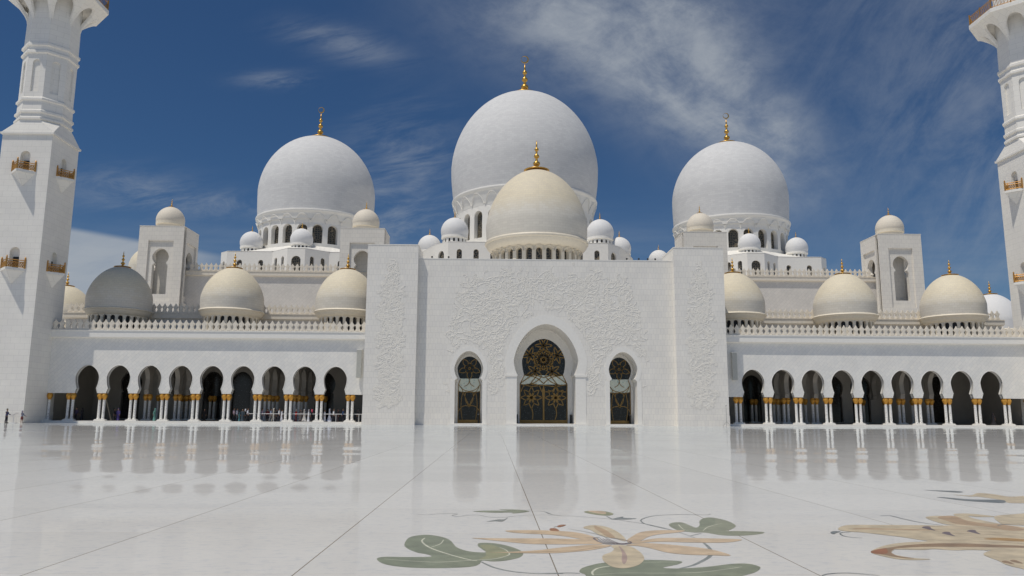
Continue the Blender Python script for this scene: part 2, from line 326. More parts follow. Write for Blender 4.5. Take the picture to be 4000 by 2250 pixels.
def arcade_dome(label, X, Y, group, z0=11.9, ztop=21.9, a=4.33, mat=None, trim=None, proto=[None], nwin=24):
    mat = mat or M['dome_small_cream']; trim = trim or M['creamtrim']
    t = thing('arcade_dome', label, 'dome', (X, Y, z0), group); z = lambda q: q-z0
    MB().lathe(shell_prof(a, z(17.4), 4.6, a*.985, z(15.6), pt=.17), 72).build('dome_shell', mat, t, smooth=True)
    k = a/4.33
    MB().lathe([(4.2*k, z(15.75)), (4.42*k, z(15.67)), (4.5*k, z(15.55)), (4.42*k, z(15.4)), (4.3*k, z(15.35)), (4.22*k, z(15.1)), (4.0*k, z(14.85)), (3.86*k, z(14.72)), (3.7*k, z(14.7))], 72).build('cornice_ring', trim, t, smooth=40)
    drum(t, 3.78*k, 0, z(14.75), nwin, .6, z(12.7), z(14.6), .45, trim, M['dark'])
    finial(t, z(21.9), 2.35, 1.15, .29)
    return t
def small_dome(name, label, X, Y, z0, a, ring, drumz, mat, trim, group, fin=(1.3, .5, .16), windows=16, cat='dome'):
    """z0 foot; drumz height of the drum; a radius"""
    t = thing(name, label, cat, (X, Y, z0), group)
    zr = drumz; zc = zr+a*.62
    MB().lathe(shell_prof(a, zc, a*.98, a*.93, zr+a*.18), 56).build('dome_shell', mat, t, smooth=True)
    MB().lathe([(a*.9, zr+a*.2), (a*.955, zr+a*.19), (a*.965, zr+a*.02), (a*.93, zr), (a*.86, zr-.03)], 56).build('cornice_ring', trim, t, smooth=40)
    if windows: drum(t, a*.88, 0, zr, windows, .42, drumz*.28, drumz*.86, .3, trim, M['dark'])
    else: MB().lathe([(a*.88, 0), (a*.88, zr)], 56).build('drum', trim, t, smooth=True)
    finial(t, zc+a*.955, fin[0], fin[1], fin[2], seg=12)
    return t
DW, DP, TW = M['dome_white'], M['dome_plain'], M['trimwhite']
big_dome('main_dome', 'largest white dome, in the centre behind the cream one, gilded crescent on top', XC, 174.3, 17.0, 57.4, 18.7, 49.3, 16.55, 15.7, 37.2, 38.6, 44.6, 26, 2.3, (8.0, 2.9, .92), DW, TW, 'three great white domes of the prayer hall')
big_dome('side_dome', 'great white dome left of the centre, rising behind the left colonnade', XC-47.5, 173.3, 13.0, 50.7, 13.6, 44.1, 12.95, 12.3, 36.0, 36.9, 41.0, 24, 2.15, (6.2, 2.2, .7), DW, TW, 'three great white domes of the prayer hall')
big_dome('side_dome', 'great white dome right of the centre, rising behind the right colonnade', XC+47.5, 173.3, 13.0, 50.7, 13.6, 44.1, 12.95, 12.3, 36.0, 36.9, 41.0, 24, 2.15, (6.2, 2.2, .7), DW, TW, 'three great white domes of the prayer hall')
# cream dome over the entrance
def entrance_dome():
    z0 = 22.6; t = thing('entrance_dome', 'large cream marble dome with gilded spike standing over the central entrance wall', 'dome', (XC, 123.5, z0)); z = lambda q: q-z0
    MB().lathe(shell_prof(8.25, z(31.6), 9.5, 8.05, z(28.4), pt=.14), 96).build('dome_shell', M['dome_cream'], t, smooth=True)
    MB().lathe([(8.0, z(28.9)), (8.3, z(28.8)), (8.42, z(28.6)), (8.36, z(28.35)), (8.2, z(28.28)), (8.1, z(27.9)), (7.6, z(27.35)), (7.2, z(27.1)), (6.95, z(27.05))], 96).build('cornice_ring', M['creamtrim'], t, smooth=40)
    drum(t, 7.05, 0, z(27.15), 28, .98, z(24.0), z(26.75), .75, M['creamtrim'], M['lattice_window'])
    b = MB(); da = 2*pi/28
    for k in range(28):
        pts = []
        for i in range(11): s = -1+2*i/10; zz = z(26.25)+sqrt(max(0, 1-s*s))*.8; an = k*da+s*da*.46; rad = 7.12+max(0, zz-z(26.6))*.5; pts.append((rad*sin(an), -rad*cos(an), zz))
        b.tube(pts, .07, 5)
    b.build('blind_arches', M['creamtrim'], t, smooth=True)
    finial(t, z(41.05), 5.3, 2.1, .58)
entrance_dome()
# ------------------------------------------------------------------ parapets
MER = [(.392,0),(.385,.12),(.29,.3),(.205,.5),(.27,.70),(.375,.86),(.36,.96),(.23,1.03),(.12,1.2),(0,1.42)]
_mer = [None]
def merlon_row(parent, x0, x1, y, z, along='x'):
    n = int(round(abs(x1-x0)/.8)); st = (x1-x0)/n
    for i in range(n):
        p = (x0+st*(i+.5), y, z) if along == 'x' else (y, x0+st*(i+.5), z)
        if _mer[0] is None:
            pts = [(-a, b) for a, b in MER]+[(a, b) for a, b in reversed(MER[:-1])]
            b = MB().ext(pts, [], 0, .16, lambda u, v, w: (u, w, v))
            pts2 = [(x*.55, .12+zz*.78) for x, zz in pts]; b.ext(pts2, [], -.035, -.002, lambda u, v, w: (u, w, v))
            _mer[0] = b.build('merlon', M['trim'], parent, p)
        else: inst(_mer[0], parent, p, 0 if along == 'x' else pi/2)
def cornice(b, x0, x1, y, z0, z1, back, ov=.5):
    b.ext([(0, z0-.12), (-.05, z0), (-ov+.04, z0), (-ov+.04, z1-.1), (-ov-.04, z1-.1), (-ov-.04, z1), (back, z1), (back, z0-.12)], [], x0, x1, lambda u, v, w: (w, y+u, v))
# ------------------------------------------------------------------ colonnade wings
A0, SP = 27.42, 3.99
def bay_outline(cx): return keyhole(cx, 1.5, 5.87, 7.38, 1.21, 4.37, [(1.30,4.28),(1.31,4.15),(1.36,4.05),(1.4,3.98),(1.41,3.78)], 3.78)
def capital_mb(b, x, y, z0=2.93, z1=3.76, s=1.):
    b.lathe([(.175*s, z0), (.185*s, z0+.05), (.2*s, z0+.1), (.25*s, z0+.2), (.31*s, z0+.32), (.35*s, z0+.44), (.362*s, z0+.55), (.34*s, z0+.66), (.27*s, z0+.74), (.28*s, z1)], 14, c=(x, y))
    for k in range(8):
        a = k*pi/4+.2; b.ball((x+.27*s*sin(a), y-.27*s*cos(a), z0+.52), .085*s, 6, 4, 1.6)
def make_pair(parent, X, y, first=[None]):
    if first[0]:
        objs = []
        for o, subs in first[0]:
            c = inst(o, parent, (o.location[0]-first[1][0]+X, o.location[1]-first[1][1]+y, o.location[2]))
            for q in subs: inst(q, c)
        return
    first[0] = []; first.append((X, y))
    b = MB().box(-.72, .72, -.36, .36, 0, .12).box(-.64, .64, -.30, .30, .12, .2); pl = b.build('column_base', M['trimwhite'], parent, (X, y, .27)); first[0].append((pl, []))
    for s in (-.29, .29):
        c = MB().lathe([(.25, 0), (.25, .06), (.21, .1), (.178, .14), (.172, 2.47)], 16).build('column', M['column'], parent, (X+s, y, .47), 40)
        cb = MB(); capital_mb(cb, 0, 0, 2.46, 3.3); q = cb.build('capital', M['capital'], c, smooth=True)
        first[0].append((c, [q]))
def make_single(parent, X, y):
    c0 = next(o for o in bpy.data.objects if o.name.startswith('column') and o.type == 'MESH' and not o.name.startswith('column_base'))
    c = inst(c0, parent, (X, y, .47)); q = [k for k in c0.children][0]; inst(q, c)
    return [MB().box(-.36, .3, -.36, .36, 0, .12).box(-.32, .28, -.30, .30, .12, .2).build('column_base', M['trimwhite'], parent, (X, y, .27))]
def wing(sg):
    side = 'left' if sg < 0 else 'right'
    t = thing('colonnade_wing', f'white colonnade {side} of the entrance, nine horseshoe arches on paired columns with gilded capitals', 'colonnade', (XC, 102.4, 0), 'colonnades flanking the entrance')
    X = lambda x: sg*x; inv = lambda Y: Y-102.4
    # front wall: one outline weaving round the nine arches
    path = [(23.2, 11.), (23.2, 3.78)]
    for k in range(9): path += bay_outline(A0+k*SP)
    path += [(64.5, 3.78), (64.5, 11.)]
    MB().ext(path, [], 0, .62, lambda u, v, w: (X(u), w, v)).build('arcade_wall', M['lattice'], t)
    # moulded edge round each arch
    b = MB()
    for k in range(9):
        o = bay_outline(A0+k*SP); cx = A0+k*SP
        A = [(X(u), -.03, v) for u, v in o]; B = [(X(cx+(u-cx)*1.045), -.03, 5.87+(v-5.87)*1.045 if v > 4.3 else v) for u, v in o]
        b.loft(A, B); b.loft(A, [(p[0], .3, p[2]) for p in A]); b.loft(B, [(p[0], 0, p[2]) for p in B])
    b.build('arch_moulding', M['trimwhite'], t)
    b = MB()
    b.box(min(X(23.2), X(64.5)), max(X(23.2), X(64.5)), .62, 12.5, 8.7, 11.88)       # vault and roof slab
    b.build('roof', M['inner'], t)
    b = MB(); xs = sorted((X(23.2), X(66)))
    cornice(b, xs[0], xs[1], 0, 11.0, 11.93, .6); b.build('cornice', M['trimwhite'], t)
    b = MB().box(xs[0], xs[1], -.7, 13, -.02, .27); b.build('plinth', M['trimwhite'], t)
    # back wall with doors
    wall = [(23.2, .27), (66, .27), (66, 8.7), (23.2, 8.7)]; holes = []
    doors = (31.4, 43.4, 47.6, 59.3)
    for d in doors: holes.append(keyhole(d, 1.55, 5.7, 7.3, 1.2, 4.3, [(1.35,4.2),(1.35,.5)], .5))
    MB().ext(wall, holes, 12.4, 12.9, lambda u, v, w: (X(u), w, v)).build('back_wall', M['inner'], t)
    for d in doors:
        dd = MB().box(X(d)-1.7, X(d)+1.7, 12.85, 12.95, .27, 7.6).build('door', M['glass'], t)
    MB().box(*sorted((X(64.6), X(65.4))), .62, 12.4, .0, 8.7).build('added_end_wall', M['inner'], t); MB().box(*sorted((X(22.6), X(23.2))), .62, 12.4, .27, 8.7).build('added_end_wall', M['inner'], t)  # end walls added to stop sunlight leaking into the end bays
    b = MB().box(*sorted((X(23.3), X(64.5))), .7, 12.3, .271, .28); b.build('shaded_arcade_floor', M['inner'], t)  # dark sheet over the white plinth, interior shade put into its colour
    # cross arcades inside
    for xx in (33.4, 37.4, 49.4, 53.4):
        p = [(.62, 8.7), (.62, 3.78)]
        for k in range(3): p += keyhole(2.65+k*3.95, 1.5, 5.87, 7.38, 1.21, 4.37, [(1.35,4.2),(1.41,3.78)], 3.78)
        p += [(12.4, 3.78), (12.4, 8.7)]
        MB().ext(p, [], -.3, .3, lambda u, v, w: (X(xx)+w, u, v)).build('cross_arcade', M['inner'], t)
        for k in (1, 2): make_pair(t, X(xx), .7+k*3.95)
    for j in range(10): make_pair(t, X(A0-SP/2+j*SP), .31)
    for o_ in make_single(t, X(64.05), .31): pass
    for j in (1, 2, 5, 6): make_pair(t, X(A0+SP/2+j*SP-1.99), 12.0)
    merlon_row(t, *sorted((X(23.5), X(64.3))), -.28, 11.93)
    # the higher block behind, with its own parapet
    b = MB(); xs = sorted((X(23.5), X(68.8)))
    b.box(xs[0], xs[1], 11.0, 30.6, 11.9, 15.55); b.build('upper_block', M['hallwall'], t)
    b = MB(); cornice(b, xs[0]+(-.3 if sg < 0 else 0), xs[1]+(0 if sg < 0 else .3), 11.0, 14.85, 15.62, .5, .4); b.build('upper_cornice', M['trim'], t)
    merlon_row(t, *sorted((X(36.9-8), X(68.6))), 10.8, 15.62)
    b = MB().box(*sorted((X(66.0), X(92))), 10., 44, .0, 12.6); b.build('outer_block', M['tower'], t)
    return t
wing(-1); wing(1)
pos = ('nearest the entrance', 'middle one of its row of three', 'farthest from the entrance, beside the minaret')
for sg, sd in ((-1, 'left'), (1, 'right')):
    for k, x in enumerate((28.0, 44.25, 60.2)):
        lb = [f'cream dome on the {sd} colonnade roof, partly hidden by the entrance block', f'cream dome in the middle of the {sd} colonnade roof, gilded spike', f'cream dome at the outer end of the {sd} colonnade roof, next to the minaret'][k]
        arcade_dome(lb, XC+sg*x, 111, 'cream domes along the colonnade roofs')
arcade_dome('cream dome peeping out between the left minaret and the outermost left colonnade dome', XC-77.4, 128.5, 'cream domes along the colonnade roofs')
arcade_dome('smooth white dome half hidden between the outermost right colonnade dome and the minaret', XC+77.4, 128.5, 'cream domes along the colonnade roofs', mat=M['dome_plain'])
small_dome('far_dome', 'pale cream dome mostly hidden behind the outer left roof tower', -66.2, 150, 24.5, 4.4, 1, 1.8, M['dome_small_cream'], M['creamtrim'], None, fin=(2.3, 1.1, .23), windows=0)
# ------------------------------------------------------------------ entrance block
def portal():
    t = thing('entrance_block', 'tall white marble entrance block with three horseshoe doorways and carved flowering vines', 'building', (XC, 101, 0))
    jm = [(3.86,6.38),(3.97,6.3),(3.97,.18)]
    big = keyhole(0, 4.2, 8.35, 13.04, 3.75, 6.45, jm, .18, 18)
    sj = [(1.56,5.9),(1.6,5.8),(1.74,5.72),(1.77,5.55),(1.77,.18)]
    sm = [keyhole(c, 1.87, 7.25, 9.45, 1.47, 5.95, sj, .18, 14) for c in (-10.02, 10.02)]
    MB().ext([(-16.8, 0), (16.8, 0), (16.8, 21.58), (-16.8, 21.58)], [big]+sm, 0, .9, lambda u, v, w: (u, w, v)).build('front_wall', M['wall'], t)
    b = MB()
    b2 = keyhole(0, 4.02, 8.45, 12.86, 3.62, 6.5, [(3.74,6.42),(3.85,6.34),(3.85,.18)], .18, 18)
    b.loft([(u, .9, v) for u, v in big], [(u, 5.0, v) for u, v in b2])
    inn = keyhole(0, 2.95, 8.6, 11.6, 2.66, 6.68, [(2.8,6.35),(2.95,6.1),(3.1,5.8),(3.26,5.45),(3.26,.18)], .18, 18)
    inn2 = [(u, v) for u, v in inn]
    b.ext([(-5, .1), (5, .1), (5, 14), (-5, 14)], [inn2], 5.0, 5.35, lambda u, v, w: (u, w, v))
    for c, o in zip((-10.02, 10.02), sm):
        o2 = [(c+(u-c)*.985, .18+(v-.18)*.985) for u, v in o]
        b.loft([(u, .9, v) for u, v in o], [(u, 3.1, v) for u, v in o2])
        si = keyhole(c, 1.6, 7.4, 8.98, 1.2, 6.0, [(1.28,5.9),(1.42,5.6),(1.5,5.2),(1.5,.18)], .18, 14)
        b.ext([(c-2.2, .1), (c+2.2, .1), (c+2.2, 9.9), (c-2.2, 9.9)], [si], 3.1, 3.4, lambda u, v, w: (u, w, v))
    b.box(-16.8, 16.8, 5.6, 7, 0, 21.4); b.box(-16.8, 16.8, .9, 22, 21.0, 21.45); b.box(-13, 13, 12, 33, 21.4, 22.6)
    b.build('door_recess', M['trimwhite'], t)
    # raised bands round the arches, imposts, base course
    b = MB()
    def ringband(o, c, zc, k, y, dy):
        A = [(u, y, v) for u, v in o if v > 5.9 or abs(u-c) < 0]; B = [(c+(u-c)*k, y, zc+(v-zc)*k) for u, v in o if v > 5.9]
        b.loft(A, B); b.loft(B, [(p[0], dy, p[2]) for p in B])
    ringband(big, 0, 8.4, 1.27, -.03, 0)
    for c, o in zip((-10.02, 10.02), sm): ringband(o, c, 7.2, 1.3, -.03, 0)
    for s in (-1, 1):
        b.box(*sorted((s*3.72, s*5.3)), -.14, 0, 6.22, 6.46); b.box(*sorted((s*3.8, s*5.15)), -.06, 0, .0, 6.22)
        for c in (-10.02, 10.02): b.box(*sorted((c+s*1.78, c+s*2.35)), -.05, 0, 0, 5.7)
    b.build('arch_surround', M['trimwhite'], t)
    b = MB()
    for x0, x1 in ((-16.8,-12.4), (-7.65,-5.16), (5.16,7.65), (12.4,16.8)): b.box(x0, x1, -.045, 0, 0, 1.32)
    b.build('base_course', M['wall'], t)
    b = MB().box(-5.3, 5.3, -.5, 5, .0, .18).box(-12.5, -7.6, -.5, 3.1, .0, .178).box(7.6, 12.5, -.5, 3.1, .0, .178); b.build('threshold', M['trimwhite'], t)
    # pylons
    for s in (-1, 1):
        b = MB(); x0, x1 = sorted((s*16.8, s*23.38)); b.box(x0, x1, -1, 5.6, 0, 23.2); b.build('pylon', M['wall'], t)
        MB().box(x0-.04, x1+.04, -1.05, 5.65, 0, 1.32).build('pylon_plinth', M['wall'], t); MB().box(x0-.05, x1+.05, -1.04, 5.64, 23.2, 23.3).build('pylon_coping', M['wall'], t)
    b = MB().box(-16.8, 16.8, -.03, .3, 21.58, 21.68); b.build('coping', M['trimwhite'], t)
    # ---- doors: dark glass, pale band, gilt tracery
    def tracery_obj(name, segs, y, parent, w=.055, dz=.05):
        bb = MB()
        for pts in segs:
            pts = [Vector((p[0], 0, p[1])) for p in pts]; n = len(bb.v)
            for i, p in enumerate(pts):
                d = (pts[min(i+1, len(pts)-1)]-pts[max(i-1, 0)]).normalized(); q = Vector((d.z, 0, -d.x))*w
                for e, yy in ((q, y), (-q, y), (-q, y-dz), (q, y-dz)): bb.v.append((p.x+e.x, yy, p.z+e.z))
            for i in range(len(pts)-1):
                for k in range(4): k2 = (k+1) % 4; bb.f.append((n+i*4+k, n+i*4+k2, n+(i+1)*4+k2, n+(i+1)*4+k))
        return bb.build(name, M['lead'], parent)
    def petal(cx, cz, r0, r1, a, wd, n=8):
        o = []
        for s in (-1, 1):
            l = []
            for i in range(n+1): q = i/n; rr = r0+(r1-r0)*q; off = s*wd*sin(pi*q**.85); l.append((cx+rr*sin(a)+off*cos(a), cz+rr*cos(a)-off*sin(a)))
            o.append(l)
        return o
    def arc(p, q, bow, n=8):
        p, q = Vector(p), Vector(q); d = q-p; nrm = Vector((-d.y, d.x)); return [tuple(p+d*(i/n)+nrm*bow*sin(pi*i/n)) for i in range(n+1)]
    def clip(segs, inside):
        out = []
        for s in segs:
            cur = []
            for p in s:
                if inside(p): cur.append(p)
                else:
                    if len(cur) > 1: out.append(cur)
                    cur = []
            if len(cur) > 1: out.append(cur)
        return out
    YD = 5.32
    d = MB().box(-3.3, 3.3, YD, YD+.06, .18, 5.45).box(-3.1, 3.1, YD, YD+.06, 6.5, 11.7).build('main_door', M['glass'], t)
    MB().box(-3.3, 3.3, YD-.02, YD+.05, 5.4, 6.62).build('glass_band', M['band'], d)
    segs = []
    cz = 8.75
    for k in range(10):
        segs += petal(0, cz, .1, .95, k*pi/5, .17); segs += petal(0, cz, .55, 1.35, k*pi/5+pi/10, .16)
    segs.append([(1.42*sin(k*pi/10)*(1 if k % 2 else .93), cz+1.42*cos(k*pi/10)*(1 if k % 2 else .93)) for k in range(21)])
    for k in range(5):
        a = k*2*pi/5; px, pz = 1.95*sin(a), cz+1.95*cos(a)
        for j in range(6): segs += petal(px, pz, .05, 1.2, a+j*pi/3+pi/6, .2)
    ins = lambda p: abs(p[0]) < 2.95*sqrt(max(0, 1-(abs(p[1]-8.6)/(3.05 if p[1] > 8.6 else 4.6))**2)) and p[1] > 6.6
    up = clip(segs, ins)
    segs = []
    for s in (-1, 1):
        px, pz = s*1.65, 3.62
        for k in range(8): segs += petal(px, pz, .05, 1.45, k*pi/4, .3)
        segs.append(arc((px, pz-1.4), (px-s*.1, .7), .1)); segs.append(arc((px-s*1.4, pz+.8), (px, pz+1.8), -.25)); segs.append(arc((px+s*1.4, pz+.8), (px, pz+1.8), .25))
        segs.append([(s*.0, 5.3), (s*1.65, 5.12), (s*3.2, 5.42)])
        segs.append([(s*3.2, .3), (s*3.2, 5.4), (s*2.65, 6.6)])
    low = clip(segs, lambda p: abs(p[0]) < 3.25 and .2 < p[1] < 6.7)
    band = []
    for s in (-1, 1):
        band += [arc((s*2.4, 6.6), (0, 5.5), -.12*s), arc((s*1.5, 6.7), (s*3.2, 5.5), .0), arc((s*2.2, 5.35), (s*.2, 6.5), .1*s), arc((0, 6.35), (s*2.9, 6.6), .06*s), arc((s*.9, 6.6), (s*1.9, 5.35), 0)]
    tracery_obj('tracery', up+low+band, YD-.02, d, .06)
    MB().box(-3.26, 3.26, YD-.1, YD+.02, .18, .62).ext([(-.12,.6),(.12,.6),(.09,2.4),(.2,4.6),(0,5.4),(-.2,4.6),(-.09,2.4)], [], YD-.1, YD, lambda u, v, w: (u, w, v)).build('door_frame', M['lead'], d)
    for c in (-10.02, 10.02):
        YS = 3.38
        d = MB().box(c-1.55, c+1.55, YS, YS+.06, .18, 4.4).box(c-1.7, c+1.7, YS, YS+.06, 5.9, 9.1).build('side_door', M['glass'], t)
        MB().box(c-1.55, c+1.55, YS-.02, YS+.05, 4.3, 6.05).build('glass_band', M['band'], d)
        segs = []
        for k in range(5): segs += petal(c, 7.4, .1, .75, k*2*pi/5, .24); segs += petal(c, 7.4, .4, 1.5, k*2*pi/5+pi/5, .33)
        segs = clip(segs, lambda p: abs(p[0]-c) < 1.55*sqrt(max(0, 1-((p[1]-7.4)/1.65)**2)))
        for s in (-1, 1):
            segs += [arc((c+s*.45, 4.35), (c-s*.1, 2.3), .16*s), arc((c+s*.85, 4.3), (c, 2.45), .0), arc((c, 2.45), (c+s*1.4, 1.75), .2*s), arc((c+s*.85, 4.3), (c+s*.85, .5), .06*s),
                     arc((c, 5.95), (c+s*.65, 5.0), -.2*s), arc((c+s*1.4, 5.25), (c, 4.35), .14*s), arc((c+s*1.3, 5.1), (c+s*.85, 4.3), .1), [(c+s*1.45, .3), (c+s*1.45, 5.2), (c+s*1.2, 5.95)], arc((c+s*1.45, 4.4), (c, 4.3), .1*s)]
        tracery_obj('tracery', segs, YS-.02, d, .04)
        MB().box(c-1.5, c+1.5, YS-.1, YS+.02, .18, .62).build('door_frame', M['lead'], d)
    # ---- carved vines
    def vines(name, n, inside, sample, y, seed):
        rnd = random.Random(seed); b = MB()
        def leaf(x, z, a, l, w):
            n0 = len(b.v); dx, dz = cos(a), sin(a)
            b.v += [(x, y, z), (x+dx*l*.5-dz*w, y-.006, z+dz*l*.5+dx*w), (x+dx*l, y-.008, z+dz*l), (x+dx*l*.5+dz*w, y-.006, z+dz*l*.5-dx*w), (x+dx*l*.45, y-.03, z+dz*l*.45)]
            b.f += [(n0, n0+1, n0+4), (n0+1, n0+2, n0+4), (n0+2, n0+3, n0+4), (n0+3, n0, n0+4)]
        for _ in range(n):
            x, z = sample(rnd)
            if not inside(x, z): continue
            a = rnd.uniform(0, 2*pi); cur = rnd.uniform(-.5, .5); path = [(x, z)]; st = .16
            for i in range(rnd.randint(7, 18)):
                a += cur+rnd.uniform(-.25, .25); cur *= .93
                x += st*cos(a); z += st*sin(a)
                if not inside(x, z): break
                path.append((x, z))
                if rnd.random() < .8:
                    s = rnd.choice((-1, 1)); leaf(x, z, a+s*rnd.uniform(.6, 1.3), rnd.uniform(.12, .30), rnd.uniform(.04, .08))
            if len(path) < 3: continue
            n0 = len(b.v)
            for i, (px, pz) in enumerate(path):
                q = path[min(i+1, len(path)-1)]; p = path[max(i-1, 0)]; dx, dz = q[0]-p[0], q[1]-p[1]; L = math.hypot(dx, dz) or 1; w = .05
                b.v += [(px-dz/L*w, y, pz+dx/L*w), (px, y-.027, pz), (px+dz/L*w, y, pz-dx/L*w)]
            for i in range(len(path)-1):
                for k in range(2): b.f.append((n0+i*3+k, n0+i*3+k+1, n0+i*3+k+4, n0+i*3+k+3))
            if rnd.random() < .55:
                px, pz = path[-1]; m = rnd.choice((5, 6, 8)); l = rnd.uniform(.16, .36)
                for k in range(m): leaf(px, pz, a+k*2*pi/m, l, l*.26)
        return b.build(name, M['relief'], t)
    def in_wall(x, z):
        ax = abs(x); top = 20.6-.012*ax*ax-(1.1 if 1.5 < ax < 3 else 0)-(0 if ax < 11 else (ax-11)*3.2)
        wob = .5*sin(x*2.1)+.4*sin(x*5.3+1)
        if z > top+wob or z < 4.2+.8*sin(x*3): return False
        if ax > 12.9+.5*sin(z*1.7)+.3*sin(z*4.1): return False
        if (x/5.7)**2+((z-8.6)/6.1)**2 < 1 and z > 6: return False
        if ax < 5.45 and z <= 6.6: return False
        if ((ax-10.02)/2.75)**2+((z-7.2)/3.3)**2 < 1: return False
        if abs(ax-10.02) < 2.5 and z < 7: return False
        return True
    vines('carved_vines', 1250, in_wall, lambda r: (r.uniform(-13.4, 13.4), r.uniform(4, 21)), -.005, 3)
    for s in (-1, 1):
        def in_p(x, z, s=s):
            u = abs(x-s*20.1); w = 1.62+.28*sin(z*1.9)+.2*sin(z*4.7+s)
            if z > 17: w *= max(0, (21.6-z)/4.6)*.75+.2
            return u < w and 2.2 < z < 21.4
        vines('carved_panel', 430, in_p, lambda r, s=s: (s*20.1+r.uniform(-2, 2), r.uniform(2.2, 21.5)), -1.006, 11+s)
    return t
portal()
# ------------------------------------------------------------------ prayer hall behind
def hall():
    t = thing('prayer_hall', 'white prayer hall block behind the colonnades, pointed merlons along its roof edge', 'building', (XC, 132, 0))
    b = MB().box(-66.7, 66.7, 0, 62, 12, 25.2); b.build('hall_wall', M['hallwall'], t)
    b = MB(); cornice(b, -60, 60, 0, 24.55, 25.3, .5, .4); b.build('cornice', M['trim'], t)
    merlon_row(t, -58.9, -32.9, -.25, 25.3); merlon_row(t, 32.9, 58.9, -.25, 25.3)
    def block(pts, z0, z1, wins, tops):
        """stepped base of a dome: outline in plan, windows given as (edge, pos, width, z0, z1)"""
        b = MB(); n = len(pts)
        for i in range(n):
            p, q = Vector(pts[i]), Vector(pts[(i+1) % n]); L = (q-p).length; d = (q-p)/L; nr = Vector((d.y, -d.x))
            holes = [archwin(w[1]*L, w[2], w[3], w[4]) for w in wins if w[0] == i]
            f = lambda u, v, w, p=p, d=d, nr=nr: (p.x+d.x*u-nr.x*w, p.y+d.y*u-nr.y*w, v)
            b.ext([(0, z0), (L, z0), (L, z1), (0, z1)], holes, 0, .5, f)
        o = b.build('dome_base', M['trimwhite'], t)
        b = MB(); b.ext(pts, [], z1-.06, z1+.1, lambda u, v, w: (u, v, w)); b.build('base_roof', M['trimwhite'], o)
        for i in range(n):
            p, q = Vector(pts[i]), Vector(pts[(i+1) % n]); L = (q-p).length; d = (q-p)/L; nr = Vector((d.y, -d.x))
            for w in wins:
                if w[0] == i:
                    f = lambda u, v, ww, p=p, d=d, nr=nr: (p.x+d.x*u-nr.x*ww, p.y+d.y*u-nr.y*ww, v)
                    MB().ext(archwin(w[1]*L, w[2]+.1, w[3]-.02, w[4]+.05), [], .35, .42, f).build('window', M['lattice_window'], o)
        return o
    def slope(cx, cy, ro, ri, zo, zi, par, P):
        """sloping roof from the edge of the base up to the foot of the drum"""
        b = MB(); A = []; B = []; n = 96
        for k in range(n):
            a = 2*pi*k/n; dx, dy = sin(a), -cos(a); best = ro
            for i in range(len(P)):
                (x1, y1), (x2, y2) = P[i], P[(i+1) % len(P)]; ex, ey = x2-x1, y2-y1; den = dx*ey-dy*ex
                if abs(den) < 1e-9: continue
                t_ = ((x1-cx)*ey-(y1-cy)*ex)/den; u = ((x1-cx)*dy-(y1-cy)*dx)/den
                if t_ > 0 and -1e-6 <= u <= 1+1e-6: best = min(best, t_)
            A.append((cx+dx*(best-.05), cy+dy*(best-.05), zo+.06)); B.append((cx+dx*ri, cy+dy*ri, zi))
        b.loft(A, B, True); b.f.append(tuple(range(n, 2*n))); b.build('sloping_roof', M['trimwhite'], par)
    # side dome bases
    for s in (-1, 1):
        cx = s*47.4
        P = [(cx-1.8,24.9),(cx+1.8,24.9),(cx+5.9,28.6),(cx+15.3,28.6),(cx+17.2,30.5),(cx+17.2,56),(cx-17.2,56),(cx-17.2,30.5),(cx-15.3,28.6),(cx-5.9,28.6)]
        W = [(0,.5,1.9,29.6,33.2),(1,.3,.95,30.2,33.3),(1,.75,.95,30.2,33.3),(9,.25,.95,30.2,33.3),(9,.7,.95,30.2,33.3),(2,.25,1.0,30.6,33.0),(2,.72,1.1,30.6,33.0),(8,.28,1.1,30.6,33.0),(8,.75,1.0,30.6,33.0),(3,.5,.9,30.6,32.8),(7,.5,.9,30.6,32.8)]
        o = block(P, 25.2, 34.75, W, None); slope(cx, 41.3, 17.0, 12.1, 34.8, 36.25, o, P)
    P = [(-16.2,21.8),(16.2,21.8),(19.2,25.2),(21.8,31),(24.2,38),(24.2,58),(-24.2,58),(-24.2,38),(-21.8,31),(-19.2,25.2)]
    W = [(0,q,1.05,31.3,34.3) for q in (.07,.175,.28,.72,.825,.93)]+[(1,.45,1.9,31,34.2),(9,.5,1.9,31,34.2),(2,.5,1.,31,33.6),(8,.5,1.,31,33.6)]
    o = block(P, 25.2, 35.75, W, None); slope(0, 42.3, 22, 15.5, 35.8, 37.5, o, P)
    return t
hall()
G = 'small white domes on the prayer hall roof'
for s, sd in ((-1, 'left'), (1, 'right')):
    small_dome('small_dome', f'small white dome in front of the great {sd} dome, centred on its base', XC+s*47.2, 160.0, 34.8, 2.35, 1, 1.05, DP, TW, G, (1.4,.5,.14))
    small_dome('small_dome', f'small white dome at the outer front corner of the great {sd} dome', XC+s*58.7, 163.6, 34.8, 2.4, 1, 1.05, DP, TW, G, (1.4,.5,.14))
    small_dome('small_dome', f'small white dome at the inner flank of the great {sd} dome', XC+s*31.7, 178, 34.8, 2.4, 1, 1.05, DP, TW, G, (1.4,.5,.14))
    small_dome('small_dome', f'small white dome far back behind the outer flank of the great {sd} dome', XC+s*66.5, 184, 34.8, 2.4, 1, 1.05, DP, TW, G, (1.4,.5,.14))
    small_dome('small_dome', f'small white dome immediately {sd} of the cream entrance dome, larger of two', XC+s*15.1, 157.3, 35.8, 2.85, 1, 1.25, DP, TW, G, (1.6,.6,.19))
    small_dome('small_dome', f'small white dome farther {sd} of the cream entrance dome, smaller of two', XC+s*21.5, 172, 35.8, 2.65, 1, 1.25, DP, TW, G, (1.6,.6,.19))
